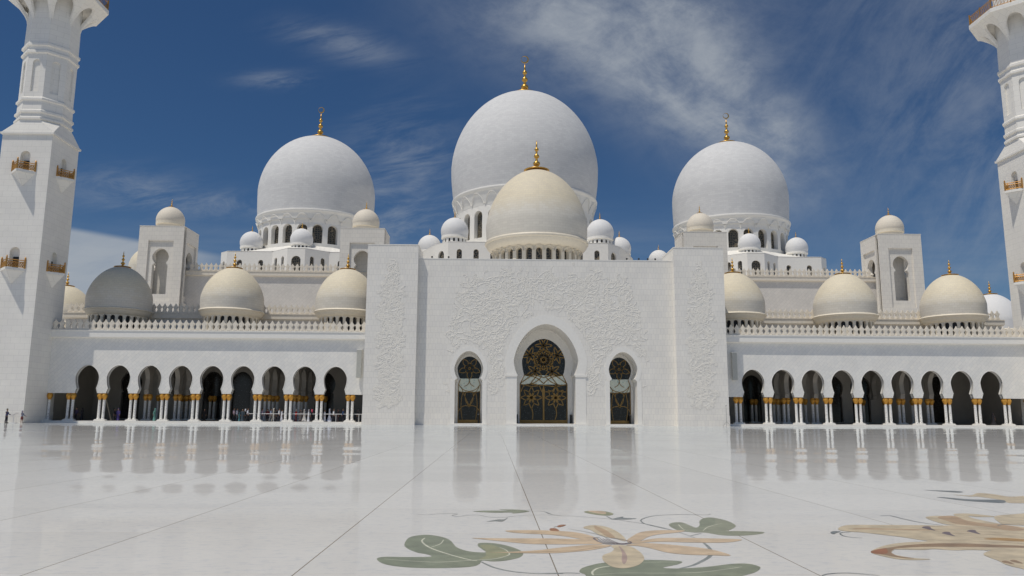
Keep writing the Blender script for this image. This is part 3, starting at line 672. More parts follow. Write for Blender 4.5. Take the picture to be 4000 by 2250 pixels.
# ------------------------------------------------------------------ roof towers
def tower(cx, label, inner):
    t = thing('roof_tower', label, 'tower', (XC+cx, 129, 12), 'square roof towers'); hw, dp = 3.72, 6.6; H = 20.35
    k = lambda c: keyhole(c, 1.38, 15.25, 16.6, .92, 14.1, [(1.05,14.02),(1.1,13.9),(1.28,13.75),(1.28,8.85)], 8.85, 10)
    b = MB()
    def face(f, L):
        c = L/2; b.ext([(0,0),(L,0),(L,H),(0,H)], [[(c-2.1,7.6),(c+2.1,7.6),(c+2.1,17.9),(c-2.1,17.9)]], 0, .28, f)
        b.ext([(c-2.15,7.5),(c+2.15,7.5),(c+2.15,18),(c-2.15,18)], [k(c)], .28, 1.1, f)
    face(lambda u, v, w: (-hw+u, w, v), 2*hw)
    face(lambda u, v, w: (hw-w, 1.1+u, v), dp-1.4)
    face(lambda u, v, w: (-hw+w, 1.1+u, v), dp-1.4)
    b.box(-hw, hw, dp-.3, dp, 0, H); b.box(-hw+.28, hw-.28, .28, dp-.3, H-.6, H-.01); b.box(-hw+1.9, hw-1.9, 2.7, dp-.8, 0, H-.8)
    b.box(-hw-.03, hw+.03, -.03, dp+.03, H-.01, H+.1)
    b.build('tower_wall', M['tower'], t)
    a = 2.33; d = MB().lathe(shell_prof(a, 23.1-.95, 2.35, a*.96, 21.55), 56).build('dome_shell', M['dome_tower'], t, (0, 3.1, 0), True)
    MB().lathe([(a*.93,21.7),(a*.99,21.68),(a*.985,21.2),(a*.93,21.12),(a*.9,21.1),(a*.9,20.55),(a*.96,20.5),(a*.98,20.4)], 56).build('cornice_ring', M['creamtrim'], d, smooth=40)
    finial(d, 24.5, 1.45, .5, .16, seg=12)
tower(-62.85, 'square roof tower beyond the left colonnade, small dome on top, fully in view', 1)
tower(62.85, 'square roof tower beyond the right colonnade, small dome on top, fully in view', -1)
tower(-29.2, 'square roof tower with small dome half hidden behind the left end of the entrance block', 1)
tower(29.2, 'square roof tower with small dome half hidden behind the right end of the entrance block', -1)
# ------------------------------------------------------------------ minarets
def balcony(t, cx, cy, z, ang):
    """corner-forward balcony on one face, built facing -y then turned"""
    mp = lambda x, y, zz: (cx+x*cos(ang)-y*sin(ang), cy+x*sin(ang)+y*cos(ang), zz+z)
    h = 1.55; tri = [(-h,0),(0,-h),(h,0)]
    b = MB(); b.ext(tri, [], 0, .32, lambda u, v, w: mp(u, v, w)); b.ext([(x*.93, y*.93) for x, y in tri], [], -.06, .0, lambda u, v, w: mp(u, v, w))
    n = len(b.v); b.v += [mp(x*.88, y*.88, -.06) for x, y in tri]+[mp(0, -.02, -1.65), mp(-.5, -.3, -.75), mp(.5, -.3, -.75)]
    b.f += [(n,n+1,n+4), (n+4,n+1,n+3), (n,n+4,n+3), (n+1,n+2,n+5), (n+1,n+5,n+3), (n+5,n+2,n+3)]
    o = b.build('balcony', M['minaret'], t)
    b = MB()
    for (x0, y0), (x1, y1) in (((-h*.94,-.03),(0,-h*.93)), ((0,-h*.93),(h*.94,-.03))):
        for zz in (.45, 1.05, 1.3): b.tube([mp(x0, y0, zz), mp(x1, y1, zz)], .06, 5)
        for i in range(9):
            q = i/8; x, y = x0+(x1-x0)*q, y0+(y1-y0)*q
            b.tube([mp(x, y, .42), mp(x, y, 1.05)], .035, 4)
            if i < 8:
                q2 = (i+1)/8; x2, y2 = x0+(x1-x0)*q2, y0+(y1-y0)*q2; b.tube([mp(x, y, .45), mp(x2, y2, 1.05)], .03, 4); b.tube([mp(x, y, 1.05), mp(x2, y2, .45)], .03, 4)
    for x, y in ((-h*.94,-.05),(0,-h*.93),(h*.94,-.05)):
        b.tube([mp(x, y, .3), mp(x, y, 1.5)], .12, 6); b.tube([mp(x, y, 1.5), mp(x, y, 1.64), mp(x, y, 1.8)], [.05,.12,.02], 6)
    b.build('railing', M['bronze'], o)
    MB().ext([(-.36,.3),(.36,.3),(.36,1.9),(-.36,1.9)], [], 0, .05, lambda u, v, w: mp(u, .36+w, v)).build('balcony_door', M['black'], o)
    return o
def minaret(cx, label):
    t = thing('minaret', label, 'minaret', (cx, 101, 0)); hw = 3.2
    levels = (18.85, 31.55); b = MB()
    for a in (0, pi/2, pi, -pi/2):
        f = lambda u, v, w, a=a: ((u)*cos(a)-(-hw+w)*sin(a), (u)*sin(a)+(-hw+w)*cos(a), v)
        holes = [archwin(0, 1.25, z+.3, z+3.1) for z in levels]
        e = hw if abs(sin(a)) < .5 else hw-.55
        b.ext([(-e,0),(e,0),(e,36.9),(-e,36.9)], holes, 0, .55, f)
    b.box(-hw+.5, hw-.5, -hw+.5, hw-.5, 0, 36.5)
    b.build('square_shaft', M['minaret'], t)
    b = MB().box(-hw-.04, hw+.04, -hw-.04, hw+.04, 0, 1.35); b.build('base_course', M['minaret'], t)
    for z in levels:
        for a in (0, pi/2, -pi/2): balcony(t, hw*sin(a), -hw*cos(a), z, a)
    octp = lambda ap: [(ap/cos(pi/8)*sin((k+.5)*pi/4), -ap/cos(pi/8)*cos((k+.5)*pi/4)) for k in range(8)]
    # moulded ledge and broach
    b = MB(); e = hw+.22; b.box(-e, e, -e, e, 36.9, 37.15)
    n = len(b.v); e = hw+.12; ap = 3.0; oc = octp(ap)
    b.v += [(-e,-e,37.15),(e,-e,37.15),(e,e,37.15),(-e,e,37.15)]+[(x, y, 39.0) for x, y in oc]
    # oct verts: k=0 -> angle 22.5 right of -y
    b.f += [(n,n+1,n+4,n+11),(n+1,n+2,n+6,n+5),(n+2,n+3,n+8,n+7),(n+3,n,n+10,n+9),(n+1,n+5,n+4),(n+2,n+7,n+6),(n+3,n+9,n+8),(n,n+11,n+10)]
    b.build('broach', M['minaret'], t)
    def octlathe(prof): # (apothem, z)
        bb = MB(); c8 = cos(pi/8); bb.lathe([(r/c8, z) for r, z in prof], 8, R(22.5), R(382.5)); return bb
    oc_b = octlathe([(3.0,39.0),(3.22,39.05),(3.22,39.3),(3.05,39.45),(3.0,39.9),(3.22,39.98),(3.22,40.25),(3.02,40.4),(3.0,41.6),(3.2,41.7),(3.2,41.95),(2.98,42.15)])
    oc_b.build('lower_rings', M['minaret'], t)
    b = MB(); ap = 2.98
    for k in range(8):
        a = k*pi/4; L = ap*math.tan(pi/8)
        f = lambda u, v, w, a=a: (u*cos(a)-(-ap+w)*sin(a), u*sin(a)+(-ap+w)*cos(a), v)
        b.ext([(-L,42.15),(L,42.15),(L,48.2),(-L,48.2)], [archwin(0, 1.0, 42.9, 47.4)], 0, .22, f)
        f2 = lambda u, v, w, a=a: (u*cos(a)-(-ap+w)*sin(a), u*sin(a)+(-ap+w)*cos(a), v)
        b.ext([(-.6,42.8),(.6,42.8),(.6,47.5),(-.6,47.5)], [], .22, .26, f2)
    b.build('octagon_panels', M['minaret'], t)
    octlathe([(2.98,48.2),(3.2,48.28),(3.2,48.55),(3.02,48.7),(3.0,49.2),(3.22,49.3),(3.22,49.6),(3.0,49.75),(2.95,53.3),(3.0,56.7),(5.9,56.75),(5.9,57.3),(2.9,57.3)]).build('flared_gallery', M['minaret'], t)
    # flared arcade under the gallery: one arch to each face
    b = MB(); A8 = pi/8
    def fl(k): 
        def f(u, v, w):
            ap = 2.97+max(0, (v-53.2)/3.6)**1.7*2.85-w; a = u; rad = ap/cos(max(-A8, min(A8, a))); an = a+k*pi/4; return (rad*sin(an), -rad*cos(an), v)
        return f
    for k in range(8):
        pts = [(-A8, 53.2), (-A8*.8, 53.2)]
        for i in range(17): s_ = -1+2*i/16; pts.append((A8*.8*s_, 53.9+2.35*sqrt(max(0, 1-s_*s_))**.9))
        pts += [(A8*.8, 53.2), (A8, 53.2)]+[(A8, 53.2+3.58*i/8) for i in range(1, 9)]+[(A8*(1-i/4), 56.78) for i in range(1, 8)]+[(-A8, 53.2+3.58*i/8) for i in range(8, 0, -1)]
        b.ext(pts, [], 0, .38, fl(k))
    b.build('gallery_arches', M['minaret'], t, smooth=35)
    b = MB(); oc = octp(5.75)
    for k in range(8):
        p, q = Vector(oc[k]), Vector(oc[(k+1) % 8])
        b.tube([(p.x, p.y, 57.3), (p.x, p.y, 58.9)], .1, 6)
        for zz in (57.5, 58.4, 58.6): b.tube([(p.x, p.y, zz), (q.x, q.y, zz)], .05, 5)
        for i in range(1, 12):
            w = p.lerp(q, i/12); w2 = p.lerp(q, (i+1)/12); b.tube([(w.x, w.y, 57.5), (w.x, w.y, 58.4)], .03, 4); b.tube([(w.x, w.y, 57.5), (w2.x, w2.y, 58.4)], .025, 4)
            if i == 6: b.tube([(w.x, w.y, 57.3), (w.x, w.y, 58.8)], .08, 6)
    b.build('gallery_railing', M['bronze'], t)
    octlathe([(2.9,57.3),(2.9,70),(3.1,70.2),(3.1,70.6),(2.6,70.8),(2.6,78),(1e-3,80)]).build('upper_shaft', M['minaret'], t)
minaret(XC-67.5, 'white marble minaret at the left edge, gilded balconies on its square shaft')
minaret(XC+67.5, 'white marble minaret cut off by the right edge of the picture')
# ------------------------------------------------------------------ ground and inlays
b = MB(); b.v = [(-700,-300,0),(700,-300,0),(700,1500,0),(-700,1500,0)]; b.f = [(0,1,2,3)]
g = b.build('courtyard', M['floor']); g['kind'] = 'structure'
INLAY = [["leftleaf","green",0,[-1.043,7.398,-0.987,7.507,-0.788,7.496,-0.562,7.522,-0.618,7.646,-0.708,7.731,-0.823,7.953,-0.884,8.213,-0.881,8.652,-0.778,8.821,-0.675,8.833,-0.527,8.684,-0.429,8.445,-0.343,8.027,-0.211,7.801,-0.061,7.749,-0.09,7.914,-0.136,8.099,-0.127,8.295,0.003,8.296,0.147,8.15,0.26,7.917,0.301,7.717,0.261,7.487,0.133,7.327,0.018,7.28,-0.082,7.318,-0.108,7.156,-0.188,7.028,-0.459,6.971,-0.734,7.008,-0.938,7.151]],["leftleaf","cream",0.022,[-0.711,8.627,-0.722,8.39,-0.605,8.001,-0.392,7.627,-0.183,7.345,-0.132,7.334]],["leftleaf","cream",0.014,[-0.6,8.038,-0.523,8.241,-0.506,8.496]],["leftleaf","cream",0.016,[-0.979,7.399,-0.768,7.314,-0.478,7.247,-0.183,7.337,0.018,7.405,0.153,7.589,0.163,7.738,0.113,7.961,0.011,8.101]],["leftleaf","olive",0,[-0.063,7.914,-0.083,7.959,-0.109,8.172,0.003,8.173,0.097,7.961,0.156,7.738,0.137,7.568,0.019,7.445,-0.112,7.385,-0.056,7.567]],["stem","grey",0.03,[-0.092,7.268,0.018,7.012,0.185,6.823,0.381,6.747,0.596,6.742]],["stem","grey",0.03,[0.383,6.741,0.621,6.77,0.739,6.758]],["twig","green",0,[-0.254,10.928,-0.066,11.029,0.229,11.027,0.099,11.151,0.331,11.147,0.512,10.988,0.407,10.811,0.271,10.723,0.268,10.825,0.021,10.803]],["twig","grey",0.012,[-0.995,10.614,-0.853,10.551,-0.716,10.669,-0.529,10.707,-0.457,10.641,-0.518,10.508,-0.431,10.413,-0.291,10.529,-0.166,10.531,-0.04,10.357,0.123,10.313,0.332,10.46,0.544,10.561,0.837,10.551]],["twig","grey",0.012,[0.512,11.006,0.704,10.93,0.754,10.715,0.856,10.535,0.931,10.487]],["twig","grey",0.012,[0.734,10.881,0.847,10.533,1.086,10.441,1.513,10.171,1.732,9.911,1.897,9.679,2.058,9.275,2.131,8.986,2.192,8.649]],["twig","grey",0,[-0.067,9.897,0.061,10.105,0.151,10.129,0.205,10.314,0.162,10.032,0.119,9.922,0.04,9.95]],["twig","olive",0,[1.251,10.913,1.357,11.042,1.522,11.003,1.603,10.848,1.622,10.696,1.558,10.547,1.445,10.544,1.316,10.71]],["twig","peach",0,[1.33,11.031,1.472,11.023,1.546,10.898,1.51,10.694,1.422,10.742,1.349,10.873]],["twig","grey",0,[1.512,10.162,1.7,10.424,1.696,10.293,1.849,10.241,1.726,10.148,1.606,10.146]],["twig","grey",0.02,[1.498,10.478,1.515,10.262,1.523,10.153]],["twig","grey",0.02,[2.932,10.722,2.841,10.62,2.495,10.653,2.153,10.529,1.954,10.27,1.868,10.043,1.864,9.744,1.98,9.426,2.071,9.238]],["rightleaf","green2",0,[2.128,9.626,2.225,9.859,2.346,9.878,2.379,9.59,2.406,9.432,2.498,9.632,2.598,10.012,2.725,10.284,2.854,10.351,2.952,10.062,2.948,9.72,2.897,9.518,2.775,9.285,2.691,9.187,2.879,9.16,3.089,9.091,2.974,8.927,2.739,8.821,2.539,8.852,2.411,9.039,2.266,9.058,2.137,9.239]],["rightleaf","green",0,[2.525,9.714,2.616,10.056,2.757,10.312,2.843,10.314,2.808,10.059,2.699,9.716,2.573,9.553,2.428,9.243,2.408,9.355]],["rightleaf","cream",0.012,[2.259,9.709,2.221,9.315,2.259,9.203]],["rightleaf","cream",0.012,[2.414,9.169,2.552,9.473,2.734,9.717,2.828,9.802]],["rightleaf","grey",0.02,[2.344,8.988,2.18,8.801]],["bottomleaf","green",0,[0.743,6.849,0.789,6.993,0.926,7.166,1.057,7.256,1.188,7.325,1.393,7.364,1.604,7.342,1.719,7.283,1.645,7.148,1.489,7.009,1.553,6.968,1.67,6.976,1.885,7.041,2.132,7.173,2.281,7.187,2.34,7.086,2.328,6.979,2.217,6.795,2.048,6.64,1.79,6.42,1.374,6.248,1.009,6.247,0.779,6.383,0.775,6.598,0.773,6.712,0.748,6.77]],["bottomleaf","cream",0.02,[0.838,6.674,0.848,6.81,0.917,6.973,1.038,7.071]],["bottomleaf","cream",0.012,[0.848,6.693,1.095,6.767,1.411,6.761,1.737,6.794,2.019,6.936,2.188,7.042]],["bottomleaf","cream",0.01,[1.359,7.235,1.517,7.259,1.671,7.26]],["stem","grey",0.04,[2.199,8.33,2.177,8.073,2.13,7.8,2.041,7.545,1.906,7.307,1.768,7.105,1.628,6.972]],["flower","peach",0,[-0.03,7.747,0.124,7.758,0.447,7.866,0.641,7.993,0.943,8.165,1.14,8.207,1.206,8.133,1.005,7.908,0.807,7.79,0.573,7.705,0.258,7.708]],["flower","peach",0,[-0.206,8.621,-0.014,8.604,0.489,8.597,0.689,8.587,0.985,8.527,1.106,8.385,1.127,8.248,0.951,8.234,0.66,8.22,0.373,8.252,0.085,8.417,-0.134,8.558]],["flower","peach",0,[0.155,9.153,0.307,9.191,0.523,9.194,0.735,9.146,0.939,9.041,1.079,8.801,1.127,8.541,1.069,8.403,0.966,8.539,0.805,8.744,0.609,8.876,0.383,8.943,0.217,9.031]],["flower","sand",0,[1.069,9.39,1.127,9.547,1.225,9.612,1.344,9.495,1.414,9.155,1.431,8.738,1.398,8.419,1.303,8.639,1.215,8.736,1.164,8.973,1.132,9.225]],["flower","tan",0,[1.22,9.572,1.251,9.47,1.306,9.227,1.328,8.872,1.323,8.639,1.251,8.703,1.221,9.08,1.196,9.3]],["flower","peach",0,[1.418,8.45,1.524,8.739,1.676,9.051,1.877,9.198,2.099,9.216,2.21,9.181,2.115,9.056,1.871,8.913,1.71,8.742,1.547,8.421,1.446,8.298]],["flower","peach",0,[1.446,8.298,1.547,8.421,1.755,8.611,2.018,8.647,2.317,8.618,2.563,8.588,2.664,8.539,2.536,8.4,2.339,8.337,2.047,8.353,1.759,8.392,1.528,8.317]],["flower","peach",0,[1.365,8.169,1.524,8.299,1.73,8.254,1.984,8.1,2.169,7.907,2.257,7.596,2.084,7.605,1.867,7.634,1.694,7.745,1.578,7.984,1.472,8.124]],["flower","sand",0,[1.206,8.133,1.29,8.179,1.391,8.094,1.43,7.795,1.408,7.444,1.321,7.168,1.219,7.016,1.127,6.961,1.049,7.037,1.015,7.256,1.019,7.442,1.056,7.613,1.151,7.766,1.207,7.954]],["flower","mauve",0,[1.276,8.122,1.291,8.009,1.275,7.639,1.233,7.349,1.17,7.145,1.183,7.349,1.235,7.639,1.264,7.9]],["flower","violet",0.012,[1.099,8.636,1.11,8.416,1.168,8.266,1.24,8.225,1.437,8.328]],["flower","violet",0.012,[1.128,8.624,1.147,8.398,1.207,8.266,1.264,8.226,1.432,8.328]],["flower","violet",0.012,[1.157,8.611,1.184,8.38,1.246,8.267,1.288,8.226,1.427,8.328]],["flower","violet",0.012,[1.185,8.599,1.221,8.362,1.285,8.267,1.312,8.226,1.422,8.328]],["flower","violet",0.012,[1.214,8.586,1.258,8.344,1.324,8.267,1.336,8.226,1.417,8.328]],["flower","violet",0.012,[1.242,8.574,1.294,8.327,1.363,8.268,1.361,8.227,1.412,8.328]],["flower","violet",0.02,[1.165,8.67,1.1,8.643,1.093,8.509,1.143,8.295,1.201,8.225]],["flower","violet",0.02,[1.282,8.638,1.344,8.575,1.43,8.432,1.442,8.328,1.399,8.251,1.314,8.209]],["flower","rust",0,[0.664,9.278,0.697,9.354,0.744,9.332,0.767,9.146,0.712,9.131,0.671,9.16]],["flower","rust",0,[0.77,9.51,0.819,9.63,0.888,9.639,0.842,9.511,0.787,9.447]],["flower","grey",0.012,[0.724,9.431,0.77,9.51]],["flower","grey",0.01,[0.882,9.334,1.004,9.15,1.105,9.008,1.209,8.769,1.248,8.542]],["flower","brown",0.012,[1.206,8.133,1.018,8.007,0.813,7.843,0.626,7.799,0.259,7.734]],["f2","sand",0,[4.03,9.274,4.165,9.522,4.362,9.681,4.756,9.687,5.239,9.674,5.476,9.643,5.876,9.753,6.177,9.758,6.438,9.489,6.495,9.232,5.696,8.12,5.316,7.928,4.93,7.902,4.752,7.923,4.577,7.899,4.416,7.967,4.27,7.919,4.041,7.94,3.981,7.917,3.865,7.737,3.853,7.608,3.943,7.463,4.064,7.411,3.892,7.371,3.756,7.422,3.684,7.606,3.684,7.779,3.812,7.961,4.054,8.203,4.3,8.356,4.615,8.452,4.579,8.558,4.498,8.732,4.363,8.902,4.226,9.066,4.094,9.138]],["f2","tan",0,[4.205,9.308,4.359,9.426,4.69,9.366,5.047,9.326,5.283,9.31,5.001,9.243,4.647,9.282,4.373,9.297]],["f2","brown",0,[3.684,7.779,3.825,7.938,4.021,8.057,4.257,8.195,4.562,8.297,4.906,8.311,5.195,8.238,5.505,8.143,5.438,8.046,5.085,8.067,4.771,8.088,4.361,8.084,4.073,8.001,3.973,7.917,3.884,7.781,3.858,7.693,3.846,7.566,3.936,7.451,3.83,7.462,3.753,7.607]],["f2","rust",0,[3.688,7.788,3.81,7.925,3.904,7.985,3.933,7.962,3.826,7.736,3.739,7.671,3.68,7.692]],["f2","sand",0,[5.674,10.385,5.785,10.507,5.941,10.576,6.154,10.555,6.244,10.724,6.328,10.811,6.529,10.815,6.682,10.524,6.429,10.479,6.365,10.584,6.278,10.356,6.262,10.049,6.267,9.76,5.988,9.617,5.734,9.682,5.577,9.749,5.592,10.037]],["f2","tan",0,[5.816,10.347,5.956,10.527,6.159,10.563,6.05,10.12,6.122,9.828,6.277,9.76,6.298,9.356,6.02,9.225,5.945,9.549,5.726,9.751,5.767,10.04]],["f2","sand",0,[6.592,10.401,6.769,10.608,7.03,10.739,7.424,10.833,6.679,9.766,6.317,9.76,6.379,9.977]],["f2","sand",0,[4.729,7.678,4.901,7.856,5.104,7.972,5.397,7.929,4.718,6.956,4.614,7.009,4.604,7.155,4.657,7.347,4.679,7.509]],["f2","brown",0.014,[5.084,9.569,5.509,9.522,5.904,9.435,6.267,9.311]],["f2","brown",0.014,[4.983,9.211,5.377,9.167,5.743,9.086,6.078,8.97]],["f2","brown",0.014,[5.065,9.029,5.374,8.985,5.657,8.906,5.912,8.794]],["f2","brown",0.014,[5.254,8.741,5.463,8.699,5.649,8.624,5.808,8.518]],["f2","brown",0.014,[4.772,8.517,5.035,8.478,5.276,8.407,5.492,8.306]],["f2","brown",0.014,[5.225,8.417,5.37,8.377,5.492,8.306,5.592,8.207]],["f2","brown",0.014,[5.474,9.409,5.762,9.362,6.023,9.276,6.252,9.154]],["f2","ochre",0,[5.318,8.604,5.575,8.689,5.816,8.528,5.741,8.422,5.518,8.472]],["f2","violet",0,[5.117,9.47,5.211,9.571,5.259,9.552,5.195,9.405,5.141,9.226,5.112,9.308,5.109,9.404]],["f2","violet",0,[5.102,9.029,5.192,9.121,5.237,9.104,5.177,8.971,5.126,8.808,5.098,8.882,5.095,8.97]],["f2","violet",0,[5.491,9.187,5.587,9.282,5.632,9.264,5.565,9.126,5.505,8.957,5.48,9.034,5.481,9.125]],["f2","brown",0,[4.665,7.308,4.723,7.34,4.715,7.25,4.68,7.156,4.652,7.201,4.641,7.25]],["f2","brown",0,[4.769,7.348,4.828,7.38,4.819,7.29,4.782,7.194,4.755,7.239,4.745,7.289]],["f2","slate",0.02,[5.151,10.561,5.287,10.596,5.309,10.515,5.314,10.183,5.357,9.887,5.488,9.664]],["f2","slate",0,[3.846,9.073,3.917,9.154,3.992,9.136,3.906,9.044,3.839,8.954,3.82,8.971]],["f2","slate",0.016,[4.099,9.107,3.975,9.057,3.907,8.955,3.883,8.793,3.946,8.698,4.021,8.671]],["f2","slate",0.016,[6.126,9.619,6.297,9.76,6.468,9.777,6.629,9.765]],["f2","slate",0.014,[2.727,6.655,2.82,6.734,2.958,6.771,3.081,6.744,3.216,6.663]],["f3","sand",0,[7.843,13.421,8.053,13.295,8.449,13.712,8.6,13.511,8.616,13.119,9.119,13.262,8.434,12.281,7.99,12.181,8.126,12.616,8.069,13.103,7.948,13.125]],["f3","slate",0,[7.303,12.98,7.45,12.959,7.664,12.662,8.136,12.593,7.889,12.178,7.668,12.261,7.439,12.504,7.363,12.81]],["f3","slate",0,[7.798,14.254,8.012,14.171,8.254,14.091,8.308,13.919,8.138,13.8,7.98,13.966]],["f3","brown",0.03,[8.405,13.641,8.479,13.115,8.623,12.931,8.786,12.898]]]
def smooth_pts(p, closed, n=5):
    m = len(p); out = []
    for i in (range(m) if closed else range(m-1)):
        g_ = lambda k: p[k % m] if closed else p[min(max(k, 0), m-1)]
        a, b_, c, d = g_(i-1), g_(i), g_(i+1), g_(i+2)
        for j in range(n):
            t = j/n; out.append(tuple(.5*((2*b_[q])+(-a[q]+c[q])*t+(2*a[q]-5*b_[q]+4*c[q]-d[q])*t*t+(-a[q]+3*b_[q]-3*c[q]+d[q])*t**3) for q in (0,1)))
    if not closed: out.append(p[-1])
    return out
GN = {'leftleaf': ('leaf_inlay', 'three-lobed green marble leaf set in the floor, left of the near flower', 'leaf'), 'rightleaf': ('leaf_inlay', 'small green marble leaf set in the floor above the right petals of the near flower', 'leaf'),
      'bottomleaf': ('leaf_inlay', 'wide green leaf inlaid in the floor under the near flower, at the bottom edge', 'leaf'), 'stem': ('stem_inlay', 'thin grey curving stem of marble set in the floor beneath the near flower', 'stem'),
      'twig': ('vine_inlay', 'thin grey vine with small pointed leaves set in the floor beyond the near flower', 'vine'), 'flower': ('flower_inlay', 'peach marble flower with long narrow petals set in the floor in the foreground', 'flower'),
      'f2': ('flower_inlay', 'large sand coloured flower with curled brown edges inlaid at the right edge', 'flower'), 'f3': ('flower_inlay', 'far sand and grey flower set in the floor at the right, beyond the large one', 'flower')}
roots = {}; cnt = {}
PN = {'green': 'leaf_lobe', 'green2': 'leaf_lobe', 'olive': 'leaf_lobe', 'cream': 'vein', 'mauve': 'petal_stripe', 'violet': 'stamen', 'rust': 'bud', 'brown': 'petal_edge', 'tan': 'petal_shade', 'ochre': 'petal_shade', 'grey': 'tendril', 'slate': 'tendril', 'peach': 'petal', 'sand': 'petal'}
for gp, col, w, pts in INLAY:
    P = [(pts[i], pts[i+1]) for i in range(0, len(pts), 2)]
    if gp not in roots:
        nm, lb, pn = GN[gp]; roots[gp] = thing(nm, lb, 'floor inlay', (P[0][0], P[0][1], 0), 'marble flowers and leaves inlaid in the courtyard floor'); cnt[gp] = 0
    cnt[gp] += 1; z = .0006+.00003*cnt[gp]+.0003*['stem','leftleaf','rightleaf','bottomleaf','twig','f3','flower','f2'].index(gp); ox, oy = roots[gp].location[0], roots[gp].location[1]; mb = MB()
    if w:
        Q = smooth_pts(P, False, 6)
        for i, p in enumerate(Q):
            q, r_ = Q[min(i+1, len(Q)-1)], Q[max(i-1, 0)]; dx, dy = q[0]-r_[0], q[1]-r_[1]; L = math.hypot(dx, dy) or 1; e = w/2*(.35+.65*sin(pi*min(1, max(0, (i+.6)/len(Q))))**.4)
            mb.v += [(p[0]-dy/L*e-ox, p[1]+dx/L*e-oy, z), (p[0]+dy/L*e-ox, p[1]-dx/L*e-oy, z)]
        mb.f += [(2*i, 2*i+1, 2*i+3, 2*i+2) for i in range(len(Q)-1)]
    else:
        Q = smooth_pts(P, True, 5); mb.v += [(x-ox, y-oy, z) for x, y in Q]
        mb.f += [tuple(i for i in t) for t in tessellate_polygon([[Vector((x, y, 0)) for x, y in Q]])]
    mb.build(PN[col], ink(col), roots[gp])
# ------------------------------------------------------------------ small fixtures
def speaker(x, sd):
    t = thing('wall_speaker', f'tall narrow pale grey louvred speaker on the {sd} colonnade wall beside the entrance block', 'speaker', (x, 102.0, 5.95), 'column speakers')
    b = MB().box(-.32, .32, -.22, .12, 0, 3.6); 
    for i in range(24): b.box(-.30, .30, -.25, -.22, .06+i*.148, .15+i*.148)
    b.build('grille', M['speaker'], t); MB().box(-.35, .35, -.27, .4, 3.6, 3.7).box(-.2, .2, .12, .42, .6, .7).box(-.2, .2, .12, .42, 2.9, 3.0).build('bracket', M['trimwhite'], t)
speaker(-17.47, 'left'); speaker(31.75, 'right')
t = thing('tripod_stand', 'thin grey tripod stand in front of the right end of the entrance block', 'stand', (29.6, 99.2, 0))
MB().tube([(0,0,.1),(0,0,2.6)], .028, 6).tube([(-.03,0,2.55),(.06,0,2.7)], .05, 6).build('pole', M['grey'], t)
for a in (.3, 2.4, 4.5): MB().tube([(0,0,.62),(.55*cos(a),.35*sin(a),.02)], .02, 5).build('leg', M['grey'], t)
for i, x in enumerate((-15.1,-14.0,-12.9,-11.3, 10.8, 12.4, 13.6, 14.6)):
    t = thing('spotlight', f'small dark round spotlight on the entrance wall coping, number {i+1} along from the left' if 0 else 'small dark round spotlight on the coping above the entrance wall', 'spotlight', (XC+x, 101.2, 21.68), 'spotlights along the entrance wall coping')
    MB().ball((0,0,.22), .13, 10, 6).build('lamp_head', M['black'], t, smooth=True); MB().tube([(0,0,0),(0,0,.12)], .04, 6).build('lamp_foot', M['grey'], t)
for x, lb, Y in ((-3.62,'left of the main door',105.7), (3.62,'right of the main door',105.7), (-8.75,'right of the left side door',103.7), (11.3,'right of the right side door',103.8)):
    t = thing('barrier_post', f'dark waist high barrier leaf {lb}', 'barrier', (XC+x, Y, .18)); MB().box(-.1, .1, -.25, .25, 0, 1.15).build('post_body', M['black'], t); MB().box(-.13, .13, -.28, .28, 1.15, 1.21).build('post_cap', M['grey'], t)
# white handrail inside the left colonnade
for i, (x0, x1) in enumerate(((-31.6,-27.6),(-27.4,-23.6),(-23.4,-19.6),(-19.4,-16.9))):
    lb = ['leftmost length of pale metal handrail between the left colonnade columns', 'pale metal handrail in front of the person in the red top', 'pale metal handrail in front of the men in white robes', 'short pale metal handrail beside the entrance block'][i]
    t = thing('handrail', lb, 'railing', (x0, 102.78, .27), 'handrails in the left colonnade')
    MB().tube([(0,0,1.0),(x1-x0,0,1.0)], .035, 6).build('rail', M['railing'], t)
    for q in (.28, .8): MB().tube([(q*(x1-x0),0,0),(q*(x1-x0),0,1.0)], .03, 6).build('post', M['railing'], t)
t = thing('lectern_sign', 'white tilted board on a stand in front of the person in the dark hat', 'sign stand', (-58.1, 97.0, 0))
MB().box(-.35, .35, -.25, .25, 0, .05).tube([(0,0,.04),(0,0,.95)], .035, 6).build('stand_pole', M['railing'], t)
MB().ext([(-.36,.86),(.34,1.22),(.36,1.18),(-.34,.82)], [], -.28, .28, lambda u, v, w: (u, w, v)).build('board', M['railing'], t)
